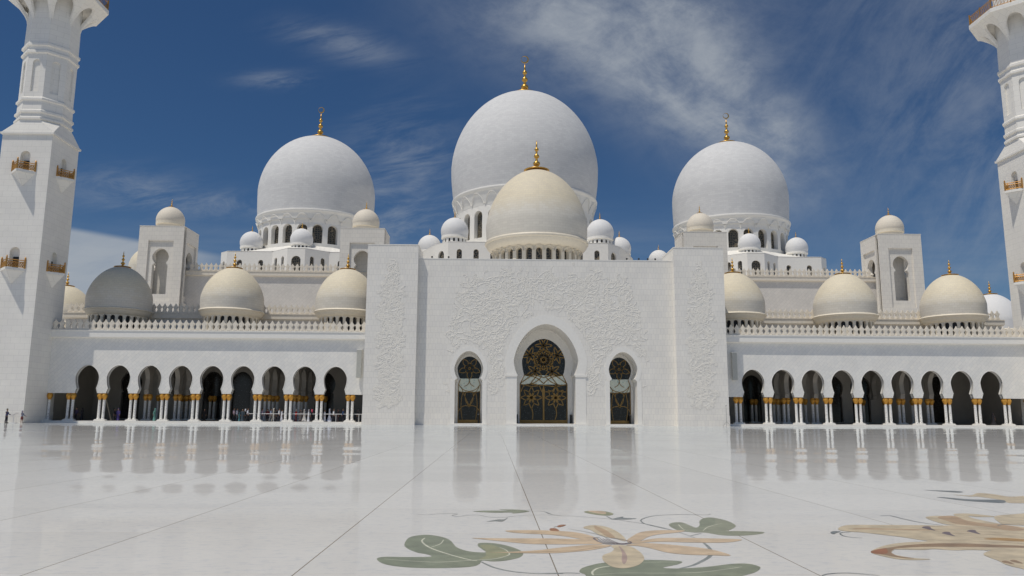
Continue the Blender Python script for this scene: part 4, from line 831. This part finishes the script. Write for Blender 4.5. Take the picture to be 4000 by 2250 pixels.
# ------------------------------------------------------------------ people
SK = plain('skin', (.36,.20,.13), .5); HAIR = plain('dark_hair', (.02,.015,.012), .6)
_cl = {}
def cloth(c):
    if c not in _cl: _cl[c] = plain('cloth', c, .85, var=.1, scale=12)
    return _cl[c]
def body_mesh(stride, armf):
    """one continuous figure grown over a skeleton: head, neck, torso, arms with five-fingered hands, legs, feet"""
    V = []; E = []; Rr = []
    def add(p, r, par=None):
        V.append(p); Rr.append(r); i = len(V)-1
        if par is not None: E.append((par, i))
        return i
    pel = add((0,0,.93), (.13,.10)); wa = add((0,0,1.08), (.12,.09), pel); ch = add((0,-.01,1.28), (.15,.105), wa); nk0 = add((0,0,1.43), (.075,.07), ch); nk = add((0,-.01,1.50), (.052,.055), nk0)
    j = add((0,-.02,1.56), (.07,.075), nk); h = add((0,-.015,1.64), (.082,.1), j); add((0,-.01,1.71), (.065,.078), h)
    add((0,-.115,1.605), (.014,.02), h)
    for s in (-1, 1):
        add((s*.088,-.005,1.62), (.012,.02), h)
        hp = add((s*.09,0,.88), (.085,.09), pel); kn = add((s*.1,-stride*s*.5-.02,.49), (.055,.058), hp); an = add((s*.1,-stride*s+.03,.09), (.036,.04), kn); add((s*.11,-stride*s-.13,.035), (.036,.026), an)
        sh = add((s*.18,0,1.40), (.058,.056), ch); f = armf if s > 0 else armf*.3
        el = add((s*.235,-.02-.08*f,1.13), (.042,.042), sh); wr = add((s*.25,-.06-.26*f,.90+.14*f), (.028,.026), el); pa = add((s*.255,-.075-.32*f,.84+.14*f), (.032,.02), wr)
        for k, (dy, l) in enumerate(((-.032,.07),(-.012,.085),(.01,.08),(.03,.062))):
            a1 = add((s*.257,-.085-.33*f+dy,.785+.14*f), (.0095,.0095), pa); add((s*.248,-.095-.33*f+dy,.785-l*.7+.14*f), (.008,.008), a1)
        th = add((s*.235,-.115-.32*f,.83+.14*f), (.011,.011), pa); add((s*.228,-.135-.33*f,.79+.14*f), (.009,.009), th)
    me = bpy.data.meshes.new('person_body'); me.from_pydata(V, E, []); o = bpy.data.objects.new('tmp', me); C.objects.link(o)
    md = o.modifiers.new('s', 'SKIN')
    for i, r in enumerate(Rr): me.skin_vertices[0].data[i].radius = r
    me.skin_vertices[0].data[0].use_root = True
    sb = o.modifiers.new('u', 'SUBSURF'); sb.levels = 1; sb.render_levels = 1
    dg = bpy.context.evaluated_depsgraph_get(); dg.update(); out = bpy.data.meshes.new_from_object(o.evaluated_get(dg)); out.name = 'person_body'
    bpy.data.objects.remove(o); out.materials.clear(); out.materials.append(SK); out.shade_smooth(); return out
BM = [body_mesh(0, .1), body_mesh(.2, .5), body_mesh(.05, 1.)]
def ell(b, secs, seg=14):
    n = len(b.v)
    for (x, y, z, rx, ry) in secs:
        for k in range(seg): a = 2*pi*k/seg; b.v.append((x+rx*cos(a), y+ry*sin(a), z))
    for i in range(len(secs)-1):
        for k in range(seg): k2 = (k+1) % seg; b.f.append((n+i*seg+k, n+i*seg+k2, n+(i+1)*seg+k2, n+(i+1)*seg+k))
    b.f.append(tuple(range(n, n+seg))); b.f.append(tuple(n+(len(secs)-1)*seg+k for k in range(seg)))
    return b
def person(label, x, y, z, rot, kind, top, bottom, head, h=1.72, pose=0):
    t = thing('person', label, 'person', (x, y, z), None, rot); s = h/1.78; t.scale = (s,s,s)
    o = bpy.data.objects.new('body', BM[pose]); C.objects.link(o); o.parent = t
    stride = (0,.2,.05)[pose]; armf = (.1,.5,1.)[pose]
    def sleeves(b, r, short=False):
        for q in (-1, 1):
            f = armf if q > 0 else armf*.3
            p = [(q*.165,0,1.41),(q*.2,-.005,1.36),(q*.238,-.02-.08*f,1.13)]+([] if short else [(q*.252,-.06-.25*f,.92+.14*f)])
            b.tube(p, [.075,.072*r,.058*r]+([] if short else [.052*r]), 8)
    if kind == 'robe':
        b = ell(MB(), [(0,0,.04,.24+stride*.4,.2+stride),(0,0,.4,.21,.17+stride*.5),(0,0,.85,.19,.145),(0,0,1.05,.17,.13),(0,-.005,1.28,.19,.135),(0,0,1.4,.16,.1),(0,0,1.46,.08,.075)]); sleeves(b, 1.25)
        b.build('robe', cloth(top), t, smooth=True)
        if bottom: ell(MB(), [(0,0,.035,.245+stride*.4,.205+stride),(0,0,.4,.215,.175+stride*.5),(0,0,.95,.185,.14)]).build('skirt', cloth(bottom), t, smooth=True)
    else:
        b = ell(MB(), [(0,0,.86,.165,.125),(0,0,1.0,.16,.12),(0,-.005,1.28,.185,.13),(0,0,1.41,.16,.095),(0,0,1.46,.075,.07)]); sleeves(b, 1.05, kind == 'tee'); b.build('shirt', cloth(top), t, smooth=True)
        if kind == 'skirted': ell(MB(), [(0,0,.5,.2,.17),(0,0,.75,.19,.15),(0,0,.95,.165,.128)]).build('skirt', cloth(bottom), t, smooth=True)
        else:
            b = MB()
            for q in (-1, 1): b.tube([(q*.085,0,.95),(q*.09,0,.86),(q*.1,-stride*q*.5-.02,.49),(q*.1,-stride*q+.03,.08)], [.1,.105,.082,.07], 9)
            b.build('trousers', cloth(bottom), t, smooth=True)
            b = MB()
            for q in (-1, 1): b.tube([(q*.1,-stride*q+.05,.05),(q*.11,-stride*q-.16,.04)], [.05,.045], 7)
            b.build('shoes', cloth((.03,.03,.03)), t, smooth=True)
    if head == 'hat':
        MB().lathe([(1e-3,1.84),(.085,1.83),(.1,1.73),(.19,1.71),(.19,1.70),(.1,1.70)], 14).build('hat', cloth((.09,.08,.05)), t, smooth=40)
    elif isinstance(head, tuple):
        b = ell(MB(), [(0,.02,1.36,.17,.1),(0,.03,1.46,.115,.085),(0,.025,1.56,.098,.095),(0,.02,1.66,.104,.11),(0,.01,1.74,.09,.1),(0,.01,1.785,.05,.06)], 12); b.build('headscarf', cloth(head), t, smooth=True)
    else:
        b = ell(MB(), [(0,.045,1.57,.07,.06),(0,.03,1.64,.092,.095),(0,.01,1.71,.09,.105),(0,.01,1.765,.06,.07)], 12); b.build('hair', HAIR, t, smooth=True)
    return t
WH, BK = (.74,.75,.78), (.018,.018,.022)
LFT, RGT = -pi/2, pi/2
PE = [
 (1156,'robe',(.55,.02,.02),(.10,.04,.05),(.55,.48,.42),RGT,0,'person in a bright red top and pale headscarf behind the handrail'),
 (1174,'robe',(.11,.10,.10),None,(.16,.14,.14),0,0,'person in a dark robe standing between the red top and the beige robe'),
 (1188,'robe',(.52,.50,.47),None,(.42,.42,.42),RGT,1,'person in a pale beige robe walking behind the handrail'),
 (1205,'robe',(.68,.69,.74),None,(.33,.33,.36),RGT,0,'person in a white robe and grey headcloth next to the pink headscarf'),
 (1217,'robe',BK,None,(.75,.10,.18),LFT,0,'person in a black robe with a pink headscarf by the columns'),
 (1268,'robe',(.64,.65,.70),None,None,RGT,0,'bareheaded person in a white robe, first right of the column pair'),
 (1286,'robe',(.70,.72,.80),None,(.72,.73,.8),RGT,1,'person in a long white robe and white headcloth, the widest white figure'),
 (1303,'tee',WH,(.03,.03,.04),None,RGT,1,'person in a white T-shirt and dark trousers beside the white robes'),
 (1319,'robe',(.03,.02,.025),None,(.05,.03,.03),RGT,0,'person in a dark robe right of the white T-shirt'),
 (1340,'shirt',(.04,.08,.18),(.02,.02,.03),None,LFT,0,'person in a dark blue shirt close to the column pair'),
 (1399,'robe',(.045,.045,.05),None,(.06,.06,.07),LFT,0,'person in a dark robe nearest the entrance block'),
 (1090,'tee',(.62,.64,.68),(.04,.04,.05),None,RGT,1,'person in a pale shirt and dark trousers left of the column pair'),
 (1101,'robe',(.66,.67,.73),None,None,RGT,0,'bareheaded person in a white robe half behind a column pair'),
 (1067,'shirt',(.60,.56,.47),(.42,.39,.33),(.62,.58,.5),RGT,1,'person in cream clothes walking behind the handrail'),
 (1057,'tee',(.30,.36,.48),(.22,.22,.22),None,RGT,1,'person in a grey blue shirt behind the one in cream'),
 (1044,'robe',(.14,.025,.03),BK,BK,0,0,'person in a dark red top among the queue'),
 (1024,'shirt',(.35,.28,.36),(.09,.12,.17),None,RGT,0,'person in a mauve top and jeans at the left end of the handrail'),
 (1078,'robe',BK,None,BK,RGT,0,'person in a black robe and black headscarf right of the one in cream'),
 (912,'shirt',(.70,.52,.58),(.03,.03,.035),None,RGT,1,'person in a pink shirt and dark trousers in the middle bay'),
 (924,'shirt',(.50,.50,.58),(.06,.07,.09),None,RGT,0,'person in a pale lilac shirt beside the pink shirt'),
 (934,'robe',(.08,.20,.23),None,(.08,.20,.23),LFT,0,'short person in a teal robe beside the pale shirts'),
 (956,'robe',BK,None,(.62,.62,.66),RGT,0,'person in a black robe with a white headscarf'),
 (967,'tee',(.62,.64,.72),(.025,.025,.03),None,RGT,1,'person in a white shirt with their back to the column pair'),
 (946,'robe',(.05,.07,.09),None,None,0,0,'dark clothed person between the teal robe and the white headscarf'),
 (796,'robe',(.012,.012,.014),None,(.012,.012,.014),0,0,'lone person in a long black robe in the fifth bay'),
 (457,'robe',(.06,.045,.17),None,(.06,.045,.17),0,0,'person in a purple robe in the shaded second bay from the left'),
 (444,'robe',(.014,.014,.018),None,(.014,.014,.018),RGT,0,'person in black beside the purple robe'),
 (604,'robe',(.13,.30,.27),None,(.13,.30,.27),LFT,0,'person in a pale green robe in the third bay from the left'),
 (298,'shirt',(.05,.04,.07),(.015,.015,.02),None,0,0,'dim dark clothed person in the leftmost arched bay, left of two'),
 (316,'robe',(.02,.02,.025),None,BK,LFT,0,'dim person in a dark robe in the leftmost arched bay, right of two'),
 (3884,'robe',(.02,.02,.025),None,BK,RGT,1,'dark figure walking in the last bay on the right'),
]
PX = [-25.63, -25.03, -24.57, -24.01, -23.61, -21.92, -21.32, -20.76, -20.22, -19.53, -17.57, -27.82, -27.45, -28.58, -28.91, -29.34, -30.0, -28.21, -33.7, -33.3, -32.97, -32.24, -31.88, -32.57, -37.52, -48.66, -49.08, -43.84, -53.86, -53.27, 66.7]
for (px, kind, top, bot, head, rot, pose, lb), x in zip(PE, PX):
    h = 1.2 if 'short' in lb else (1.62 if kind == 'robe' and top != (.70,.72,.80) else 1.72)+random.uniform(-.03, .04)
    person(lb, x, 103.15+random.uniform(0, .35), .27, rot, kind, top, bot, head, h, pose)
person('person in navy clothes and a dark hat standing before a white board', -58.95, 97.0, 0, RGT, 'shirt', (.035,.045,.12), (.02,.02,.035), 'hat', 1.68, 2)
person('person in a blue grey top and dark red skirt by the left minaret', -57.05, 96.9, 0, RGT, 'skirted', (.22,.25,.34), (.13,.03,.035), (.22,.24,.32), 1.5, 2)
# ------------------------------------------------------------------ light, sky, camera
SUNV = Vector((1.83, 1.53, -5.6)).normalized()
sl = bpy.data.lights.new('sun', 'SUN'); sl.energy = 3.85; sl.angle = R(.53); sl.color = (1., .935, .83)
so = bpy.data.objects.new('sun', sl); C.objects.link(so); so.rotation_euler = SUNV.to_track_quat('-Z', 'Y').to_euler()
wd = bpy.data.worlds.new('World'); bpy.context.scene.world = wd; wd.use_nodes = True; nt = wd.node_tree; L = nt.links
bg = nt.nodes['Background']; sky = nt.nodes.new('ShaderNodeTexSky'); sky.sky_type = 'NISHITA'; sky.sun_disc = False
sky.sun_elevation = R(67); sky.sun_rotation = math.atan2(-SUNV.x, -SUNV.y) % (2*pi); sky.altitude = 0; sky.air_density = 1.0; sky.dust_density = .35; sky.ozone_density = 2.6
tc = nt.nodes.new('ShaderNodeTexCoord'); sp = nt.nodes.new('ShaderNodeSeparateXYZ'); L.new(tc.outputs['Generated'], sp.inputs[0])
yy = math_(nt, 'MAXIMUM', sp.outputs[1], .12)
A_ = math_(nt, 'DIVIDE', sp.outputs[0], yy); E_ = math_(nt, 'DIVIDE', sp.outputs[2], yy)
cb = nt.nodes.new('ShaderNodeCombineXYZ'); L.new(A_, cb.inputs[0]); L.new(E_, cb.inputs[1])
def noise(rotz, sx, sy, scale, detail, rough, dist=.0, offs=(0,0,0)):
    mp = nt.nodes.new('ShaderNodeMapping'); mp.vector_type = 'POINT'; L.new(cb.outputs[0], mp.inputs[0]); mp.inputs['Rotation'].default_value = (0,0,rotz); mp.inputs['Location'].default_value = offs
    m2 = nt.nodes.new('ShaderNodeMapping'); L.new(mp.outputs[0], m2.inputs[0]); m2.inputs['Scale'].default_value = (sx, sy, 1)
    n = nt.nodes.new('ShaderNodeTexNoise'); L.new(m2.outputs[0], n.inputs['Vector']); n.inputs['Scale'].default_value = scale; n.inputs['Detail'].default_value = detail; n.inputs['Roughness'].default_value = rough; n.inputs['Distortion'].default_value = dist
    return n.outputs['Fac']
def blob(cx, cy, rx, ry, rot=0):
    """soft elliptical patch of sky, 1 at its middle"""
    dx = math_(nt, 'SUBTRACT', A_, cx); dy = math_(nt, 'SUBTRACT', E_, cy); c, s = cos(rot), sin(rot)
    u = math_(nt, 'DIVIDE', math_(nt, 'ADD', math_(nt, 'MULTIPLY', dx, c), math_(nt, 'MULTIPLY', dy, s)), rx)
    v = math_(nt, 'DIVIDE', math_(nt, 'SUBTRACT', math_(nt, 'MULTIPLY', dy, c), math_(nt, 'MULTIPLY', dx, s)), ry)
    d = math_(nt, 'ADD', math_(nt, 'MULTIPLY', u, u), math_(nt, 'MULTIPLY', v, v))
    return math_(nt, 'POWER', 2.718, math_(nt, 'MULTIPLY', d, -1))
def remap(v, a, b_, c=0, d=1):
    m = nt.nodes.new('ShaderNodeMapRange'); L.new(v, m.inputs['Value']); m.inputs['From Min'].default_value = a; m.inputs['From Max'].default_value = b_; m.inputs['To Min'].default_value = c; m.inputs['To Max'].default_value = d; m.interpolation_type = 'SMOOTHSTEP'; return m.outputs[0]
mul = lambda a, b_: math_(nt, 'MULTIPLY', a, b_); add = lambda a, b_: math_(nt, 'ADD', a, b_)
# the broad cirrus sheet, upper right, and its streaks
n1 = noise(R(28), 1.2, 2.2, 3.6, 10, .62, .5); n2 = noise(R(-50), 1.3, 3.6, 3.6, 10, .66, .5, (3,1,0)); n3 = noise(R(-20), 1, 1.5, 13, 10, .7, .3)
sheet = add(add(blob(.15, .57, .18, .10), blob(.24, .47, .17, .085, R(-38))), blob(.35, .38, .10, .06, R(-50)))
sheet = math_(nt, 'MINIMUM', sheet, 1)
c1 = mul(sheet, add(.22, mul(remap(add(mul(n1, .62), mul(n3, .38)), .34, .66), .62)))
haze_r = mul(remap(A_, .25, .75), mul(remap(add(mul(n2, .75), mul(n3, .25)), .34, .70), .34))
haze_r = mul(haze_r, remap(E_, .12, .42, .55, 1))
# thin scraps on the left and a low bank
n4 = noise(R(-12), 1.2, 5., 4.2, 10, .66, .5, (1,2,0))
scr = add(add(blob(-.21, .50, .075, .022, R(-14)), blob(-.46, .285, .10, .028, R(-8))), add(blob(-.12, .33, .07, .07), blob(-.31, .272, .07, .015)))
scr = add(scr, add(blob(-.29, .445, .05, .012), blob(-.13, .255, .06, .04)))
c2 = mul(math_(nt, 'MINIMUM', scr, 1), remap(n4, .38, .72))
edge = add(E_, mul(math_(nt, 'ADD', A_, .5), .17)); bank = mul(remap(edge, .232, .222), mul(remap(A_, -.30, -.44), 1)); bank = mul(bank, remap(n4, .1, .6, .5, .95))
low = mul(remap(E_, .33, .16), mul(remap(noise(0, .6, 4, 3, 8, .6), .4, .75), .45))
hz = remap(E_, .34, .0, 0, .12)
tot = math_(nt, 'MINIMUM', add(add(add(mul(c1, 1.0), haze_r), add(mul(c2, .42), mul(bank, .75))), add(mul(low, .5), hz)), .92)
tint = nt.nodes.new('ShaderNodeMixRGB'); tint.blend_type = 'MULTIPLY'; tint.inputs['Fac'].default_value = 1; L.new(sky.outputs[0], tint.inputs['Color1']); tint.inputs['Color2'].default_value = (.43,.67,.91,1)
mx = nt.nodes.new('ShaderNodeMixRGB'); L.new(tot, mx.inputs['Fac']); L.new(tint.outputs[0], mx.inputs['Color1']); mx.inputs['Color2'].default_value = (6.9,7.5,8.2,1)
L.new(mx.outputs[0], bg.inputs['Color']); bg.inputs['Strength'].default_value = .073
cam = bpy.data.cameras.new('camera'); co = bpy.data.objects.new('camera', cam); C.objects.link(co); bpy.context.scene.camera = co
cam.sensor_width = 36; cam.lens = 36*3036/4000; cam.clip_end = 4000; cam.clip_start = .05
p, y_, r_ = .1618, .0234, .00545
fwd = Vector((sin(y_)*cos(p), cos(y_)*cos(p), sin(p))); rt = Vector((cos(y_), -sin(y_), 0)); up = rt.cross(fwd)
r2 = rt*cos(r_)+up*sin(r_); u2 = up*cos(r_)-rt*sin(r_)
co.matrix_world = Matrix(((r2.x,u2.x,-fwd.x,0),(r2.y,u2.y,-fwd.y,0),(r2.z,u2.z,-fwd.z,1.3),(0,0,0,1)))
sc = bpy.context.scene; sc.view_settings.view_transform = 'Standard'; sc.view_settings.look = 'None'; sc.view_settings.exposure = -.43; sc.view_settings.gamma = 1
